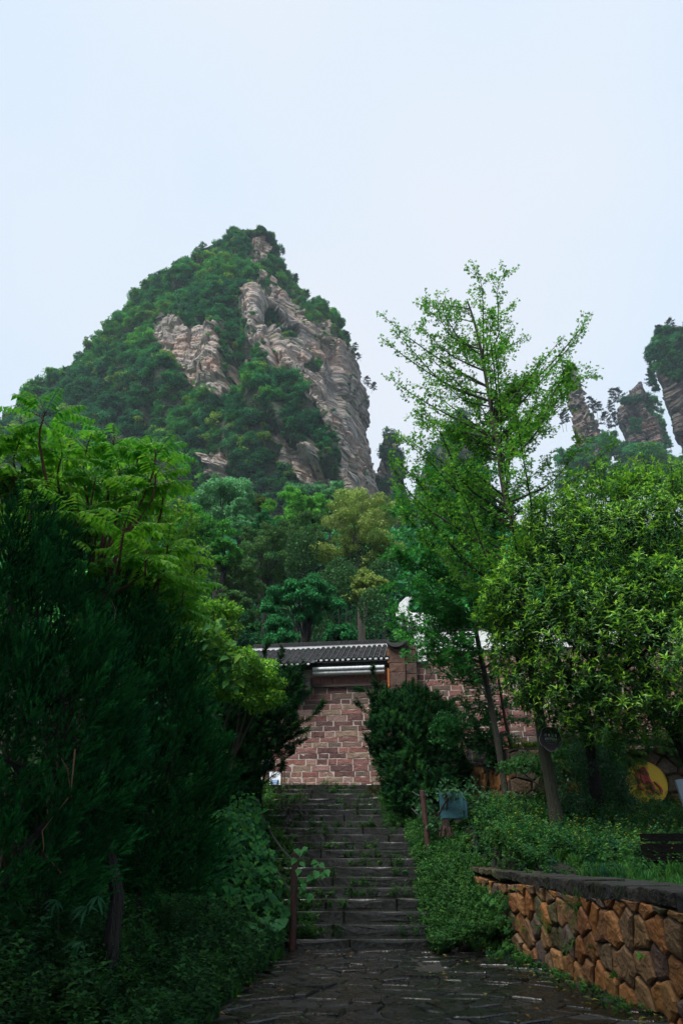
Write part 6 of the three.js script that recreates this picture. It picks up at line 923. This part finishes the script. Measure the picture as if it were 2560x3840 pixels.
{
  seed(101);
  const GC = [[0.035, 0.15, 0.028], [0.045, 0.18, 0.030], [0.025, 0.12, 0.034], [0.07, 0.20, 0.03], [0.022, 0.10, 0.045]];
  const terrace = [], grass = [], flower = [];
  for (let i = 0; i < 6500; i++) { const D = rr(11.9, 18.2), x = wallX(D) + 0.25 + rr(0, 1) ** 0.8 * 7; if (x > 9.5) continue; const front = D < 12.6; if (front && R() < 0.7) continue; const dens = fbm(x * 0.6, D * 0.6, 1, 3); if (dens < -0.22) continue; terrace.push({ p: gp(x, D), s: rr(0.7, 1.25) }); if (i % 9 === 0) flower.push({ p: gp(x, D), s: rr(0.9, 1.2) }); }
  for (let i = 0; i < 1300; i++) { const D = rr(11.2, 13.4), x = wallX(D) + 0.9 + rr(0, 4.5); if (fbm(x, D, 7, 2) < -0.05) continue; grass.push({ p: gp(x, D).setY(Math.max(1.1, groundY(x, D))), s: rr(0.5, 1.1) }); }
  for (let i = 0; i < 90; i++) terrace.push({ p: V(rr(4.3, 6.6), 1.12, -rr(11.2, 11.95)), s: rr(0.4, 0.9) });
  for (let i = 0; i < 420; i++) { const D = rr(8.5, 11.6), x = wallX(D) + 0.95 + rr(0, 2); grass.push({ p: V(x, 1.06, -D), s: rr(0.35, 0.8) }); }
  cover('terrace_weeds', 'knee high green weeds covering the terrace above the retaining wall', 'weeds', terrace, HERBS, GC);
  cover('weed_flowers', 'tiny yellow flowers dotted through the weeds of the terrace', 'flowers', flower, FLOWER, [[1, 1, 1]]);
  cover('terrace_grass', 'tufts of grass along the front of the terrace', 'grass', grass, GRASS, GC);
  // right flank of the steps, over the end of the retaining wall
  const flank = [];
  for (let i = 0; i < 3400; i++) { const D = rr(12.6, 22), t = R(), x0 = D < 15.6 ? 1.45 : D < 19 ? 1.6 : 1.1, x = x0 + t * (wallX(D) - x0 + 0.35), y = Math.max(groundY(x, D), stairY(D) - 0.1); flank.push({ p: V(x, y + 0.18 * Math.sin(t * 2.6) * (D < 16 ? 1.6 : 1), -D), s: rr(0.55, 1.15) }); }
  for (let i = 0; i < 260; i++) { const D = rr(12.5, 15.4), h = rr(0.05, 0.8); flank.push({ p: V(wallX(D) - 0.06 - rr(0, 0.12), h, -D), s: rr(0.5, 0.9), tz: 0.9 }); }
  cover('bank_weeds', 'leafy creepers tumbling beside the right hand end of the steps', 'weeds', flank, [HERBS[1], HERBS[3], HERBS[0]], [[0.045, 0.16, 0.03], [0.065, 0.19, 0.035], [0.03, 0.12, 0.03]]);
  // small plants in the joints of the steps
  const st = []; for (let i = 0; i < 20; i++) { const D = 13.25 + i * 0.5, y = (i + 1) * 0.16; for (let n = 0; n < 120; n++) { const x = rr(lerp(-1.0, -2.7, i / 19), lerp(1.6, 1.2, i / 19)); if (fbm(x * 0.9, i * 0.8, 3, 2) < -0.02) continue; st.push({ p: V(x, y, -D - rr(0.3, 0.5)), s: rr(0.25, 0.65) }); } for (let n = 0; n < 40; n++) st.push({ p: V(lerp(-0.95, -2.8, i / 19) + rr(-0.3, 0.55), y, -D - rr(0, 0.5)), s: rr(0.4, 0.95) }); }
  cover('step_weeds', 'small weeds sprouting from the joints of the stone steps', 'weeds', st, HERBS, [[0.035, 0.14, 0.022], [0.07, 0.19, 0.028], [0.022, 0.10, 0.02]]);
  // left bank
  const lb = [];
  for (let i = 0; i < 9500; i++) { const D = rr(5.6, 21), x = laneL(D) - 0.12 - 6 * R() ** 1.6; if (x > laneL(D) - 0.5 && D < 13 && R() < 0.4) continue; lb.push({ p: gp(x, D), s: rr(0.6, 1.3) }); }
  cover('bank_undergrowth', 'dark leafy undergrowth on the bank left of the path', 'undergrowth', lb, HERBS, [[0.016, 0.09, 0.018], [0.020, 0.11, 0.018], [0.010, 0.065, 0.018], [0.03, 0.12, 0.018]]);
  const lg = []; for (let i = 0; i < 500; i++) { const D = rr(6.5, 12.5), x = laneL(D) - rr(0.0, 1.6); lg.push({ p: gp(x, D), s: rr(0.5, 1) }); }
  cover('verge_grass', 'sparse grass on the left verge of the path', 'grass', lg, GRASS, GC);
  // ferns and creepers hanging on the upper wall, moss grass on its top
  const fw = [], ft = [];
  for (let i = 0; i < 760; i++) { const x = rr(5.0, 12.5), y = rr(2.5, 4.0); if (Math.hypot(x - 7.95, y - 3.05) < 0.58) continue; fw.push({ p: V(x, y, -17.95 + (x - 7) * 0.05), s: rr(0.6, 1.5), tx: 0.9 }); }
  cover('wall_ferns', 'ferns and creepers hanging on the upper wall around the yellow disc', 'ferns', fw, [...FERNS, HERBS[0], HERBS[3]], [[0.06, 0.15, 0.02], [0.03, 0.11, 0.025], [0.10, 0.20, 0.03]]);
  for (let i = 0; i < 1300; i++) { const x = rr(4.4, 12.5), p = V(x, 3.80 + (x - 4.4) * 0.012, -18.15 + (x - 4.4) * 0.07 - rr(0, 0.8)); ft.push({ p, s: rr(0.3, 0.8) }); }
  cover('wall_top_grass', 'bright mossy grass along the top of the upper wall', 'grass', ft, [GRASS[1], HERBS[1]], [[0.16, 0.28, 0.03], [0.10, 0.22, 0.03]]);
  const fr = []; for (let i = 0; i < 26; i++) { const u = rr(0, 1), D = lerp(14.8, 8.2, u); fr.push({ p: V(wallX(D) - rr(0.06, 0.12), rr(0.2, 0.95), -D), s: rr(0.25, 0.6), tz: 1.0 }); }
  cover('wall_ferns', 'small ferns rooted in the joints of the orange retaining wall', 'ferns', fr, [...FERNS, HERBS[3]], [[0.05, 0.17, 0.03], [0.09, 0.22, 0.04]]);
  const wb = []; for (let i = 0; i < 420; i++) { const D = 14 - 5.6 * R() ** 1.7; wb.push({ p: V(wallX(D) - 0.05 - 0.35 * R() ** 2 * (D > 11 ? 1.6 : 1), 0.01, -D), s: rr(0.2, 0.6) * (D > 11.5 ? 1.3 : 0.8) }); }
  cover('wall_foot_weeds', 'low weeds along the foot of the orange retaining wall', 'weeds', wb, [HERBS[1], HERBS[3], GRASS[1]], GC);
}
{ // fine leaved bushes before the upper wall
  seed(103);
  bush('willow_leaved_shrub', 'bushy dark green shrub with small shiny leaves between the trunks and the yellow disc', at(2240, 3060, 16.6).setY(2.3), [[2210, 2940, 16.4, 0.7, 0.5], [2275, 2960, 16.3, 0.5, 0.45], [2325, 3005, 16.2, 0.32, 0.26], [2150, 2990, 16.3, 0.5, 0.35], [2235, 3020, 16.0, 0.6, 0.35], [2200, 2870, 16.8, 0.5, 0.4], [2120, 2930, 16.7, 0.3, 0.3]], { n: 6500, size: 0.075, wide: 0.4, cols: [[0.025, 0.11, 0.03], [0.035, 0.14, 0.035], [0.018, 0.08, 0.028]], mat: M.leafGloss });
  bush('leafy_sapling', 'soft green sapling filling the space behind the two trunks', at(2180, 2990, 17).setY(2.3), [[2110, 2860, 17, 0.5, 0.35], [2180, 2830, 17.1, 0.5, 0.4], [2260, 2850, 17.2, 0.55, 0.4], [2070, 2880, 17.2, 0.45, 0.3], [2290, 2800, 17.3, 0.4, 0.3], [1990, 2870, 17.3, 0.45, 0.25], [1930, 2870, 17.4, 0.35, 0.2], [2230, 2760, 17.3, 0.4, 0.3]], { n: 5200, size: 0.08, cols: [[0.03, 0.13, 0.025], [0.045, 0.17, 0.03]] });
  bush('weedy_shrub', 'loose dark leaves hanging over the teal hydrant cabinet', at(1640, 3080, 17.9).setY(1.9), [[1660, 2960, 17.4, 0.3, 0.2], [1720, 2970, 17.3, 0.25, 0.15], [1610, 3000, 17.5, 0.35, 0.3], [1790, 3010, 17.3, 0.3, 0.3], [1770, 2950, 17.5, 0.25, 0.25], [1600, 3080, 17.2, 0.4, 0.3]], { n: 620, size: 0.10, deep: 0.9, cols: [[0.025, 0.10, 0.035], [0.04, 0.14, 0.045]] });
}
{ // heart leaved vines pouring over the left bank to the iron post
  seed(104);
  const root = thing('ground_vine', 'mass of heart leaved vines pouring down the bank to the left iron post', 'vine', gp(-1.9, 15)), L = pxLumps([[840, 3130, 15.4, 0.7, 0.45], [890, 3085, 16.4, 0.6, 0.35], [810, 3250, 14.4, 0.7, 0.5], [910, 3210, 15, 0.5, 0.4], [950, 3150, 16, 0.3, 0.25], [880, 3330, 14, 0.55, 0.45], [985, 3320, 14, 0.35, 0.35], [820, 3400, 13.4, 0.65, 0.4], [940, 3430, 13.2, 0.5, 0.32], [905, 3020, 17.6, 0.45, 0.3], [950, 3060, 17.4, 0.22, 0.2], [750, 3340, 13, 0.55, 0.4], [1040, 3430, 13.3, 0.25, 0.22], [985, 3230, 15, 0.25, 0.25]]), w = weigh(L), lv = [];
  for (let i = 0; i < 3400; i++) { const { p, n: d } = skinPoint(L, w, 0.35), X = V(gauss() * 0.7, -0.6, 0.6 + gauss() * 0.5).addScaledVector(d, 0.3), [U, W, Z] = frame(X, d.clone().multiplyScalar(0.8).add(V(0.1, 0.8, 0.25)).add(rdir().multiplyScalar(0.3))), s = rr(0.07, 0.15) * (R() < 0.12 ? 1.4 : 1); lv.push({ o: p, X: U, Y: W, Z, sx: s, sz: s * 0.85, k: jit([[0.020, 0.13, 0.030], [0.028, 0.16, 0.032], [0.014, 0.09, 0.028], [0.06, 0.21, 0.028]][Math.floor(R() ** 1.3 * 4)], 0.15) }); }
  // a runner with pale big leaves in front
  const run = [at(850, 3520, 12), at(930, 3490, 12.1), at(1010, 3470, 12.2), at(1060, 3480, 12.3)], c = new THREE.CatmullRomCurve3(run); for (let i = 0; i < 26; i++) { const [U, W, Z] = frame(V(gauss(), -0.3, 0.8), V(gauss() * 0.3, 1, 0.4)), s = rr(0.12, 0.2); lv.push({ o: c.getPoint(0.3 + 0.7 * R()).add(rdir().multiplyScalar(0.12)), X: U, Y: W, Z, sx: s, sz: s * 0.9, k: jit([0.06, 0.21, 0.07], 0.12) }); }
  for (const [x, y, D] of [[1110, 3200, 13.0], [1150, 3195, 13.2], [1185, 3230, 13.4], [1210, 3260, 13.4], [1180, 3280, 13.3], [1140, 3310, 13.1], [1120, 3250, 12.9], [1150, 3360, 13]]) for (let i = 0; i < 3; i++) { const [U, W, Z] = frame(V(gauss(), -0.5, 0.7), V(gauss() * 0.3, 0.8, 0.6)), s = rr(0.09, 0.15); lv.push({ o: at(x, y, D).add(rdir().multiplyScalar(0.08)), X: U, Y: W, Z, sx: s, sz: s * 0.85, k: jit([0.05, 0.20, 0.055], 0.12) }); }
  barkPart(root, [[run, 0.006, 0.003, [0.10, 0.12, 0.04], 5], [[at(1080, 3420, 13), at(1120, 3300, 13), at(1190, 3260, 13.3)], 0.005, 0.003, [0.06, 0.08, 0.03], 5]], 'runner');
  leavesAsParts(root, lv, HEART, M.herb, 300, 'leaves');
  // bare vines hanging in the dark junipers
  const bare = (label, pts, D, r, k) => { const P = pts.map(([x, y], i) => at(x, y, D + Math.sin(i * 1.7) * 0.05)), o = thing('bare_vine', label, 'vine', P[0].clone()); barkPart(o, [[P, r, r * 0.6, k, 6]], 'stem'); };
  bare('crooked pale brown bare vine dangling in front of the dark juniper', [[282, 2810], [272, 2880], [262, 2930], [270, 2970], [240, 3010], [195, 3036], [170, 3090], [150, 3140], [137, 3186], [150, 3196], [172, 3202], [184, 3228], [196, 3246], [230, 3274]], 6.9, 0.009, [0.28, 0.17, 0.09]);
  bare('thin pale curved vine on the second juniper', [[415, 2243], [432, 2275], [434, 2310], [425, 2350], [412, 2410]], 9.4, 0.006, [0.30, 0.26, 0.16]);
  bare('twisting brown vine stem against the first juniper, above the dangling one', [[268, 2990], [255, 2900], [248, 2850], [225, 2845], [262, 2905]], 6.9, 0.006, [0.20, 0.12, 0.07]);
  // bamboo tips in the dark
  const bam = thing('bamboo_sprig', 'few long bamboo leaves glimmering in the dark under the junipers', 'bamboo', gp(-3, 7.5)), a = new Acc(); for (const [x, y] of [[215, 3375], [330, 3400], [370, 3360], [310, 3530], [60, 3390]]) for (let i = 0; i < 5; i++) { const [U, W, Z] = frame(V(gauss(), rr(-0.9, 0.1), 0.5), V(0, 0.6, 0.8)), s = rr(0.12, 0.2); a.leaf(LANCE, at(x, y, 6.9), U, W, Z, s, s * 0.16, jit([0.03, 0.13, 0.06], 0.15)); } partW('leaves', a.geo(), M.herb, bam); barkPart(bam, [[[gp(-2.6, 7.2), at(220, 3600, 7), at(215, 3375, 6.92)], 0.008, 0.004, [0.03, 0.05, 0.02], 5]], 'stem');
}
{ // fallen leaves
  seed(106); const a = new Acc(); for (let i = 0; i < 150; i++) { const D = rr(7.6, 13), edge = R() < 0.6, x = edge ? (R() < 0.5 ? laneL(D) - 0.1 + rr(-0.5, 0.3) : wallX(D) - 0.1 - rr(0, 0.5)) : rr(laneL(D), wallX(D)), [U, W, Z] = frame(V(gauss(), 0.05, gauss()), V(gauss() * 0.3, 1, gauss() * 0.3)), s = rr(0.05, 0.11); a.leaf(OVAL, V(x, x < laneL(D) - 0.1 ? groundY(x, D) + 0.05 : 0.055, -D), U, W, Z, s, s * 0.5, jit([[0.25, 0.30, 0.04], [0.20, 0.11, 0.04], [0.10, 0.18, 0.03], [0.28, 0.16, 0.06]][Math.floor(R() * 4)], 0.15)); }
  stuff('fallen_leaves', a.geo(), M.herb, 'scattered fallen leaves on the wet path and its edges', 'leaf litter');
}

renderer.render(scene, camera);
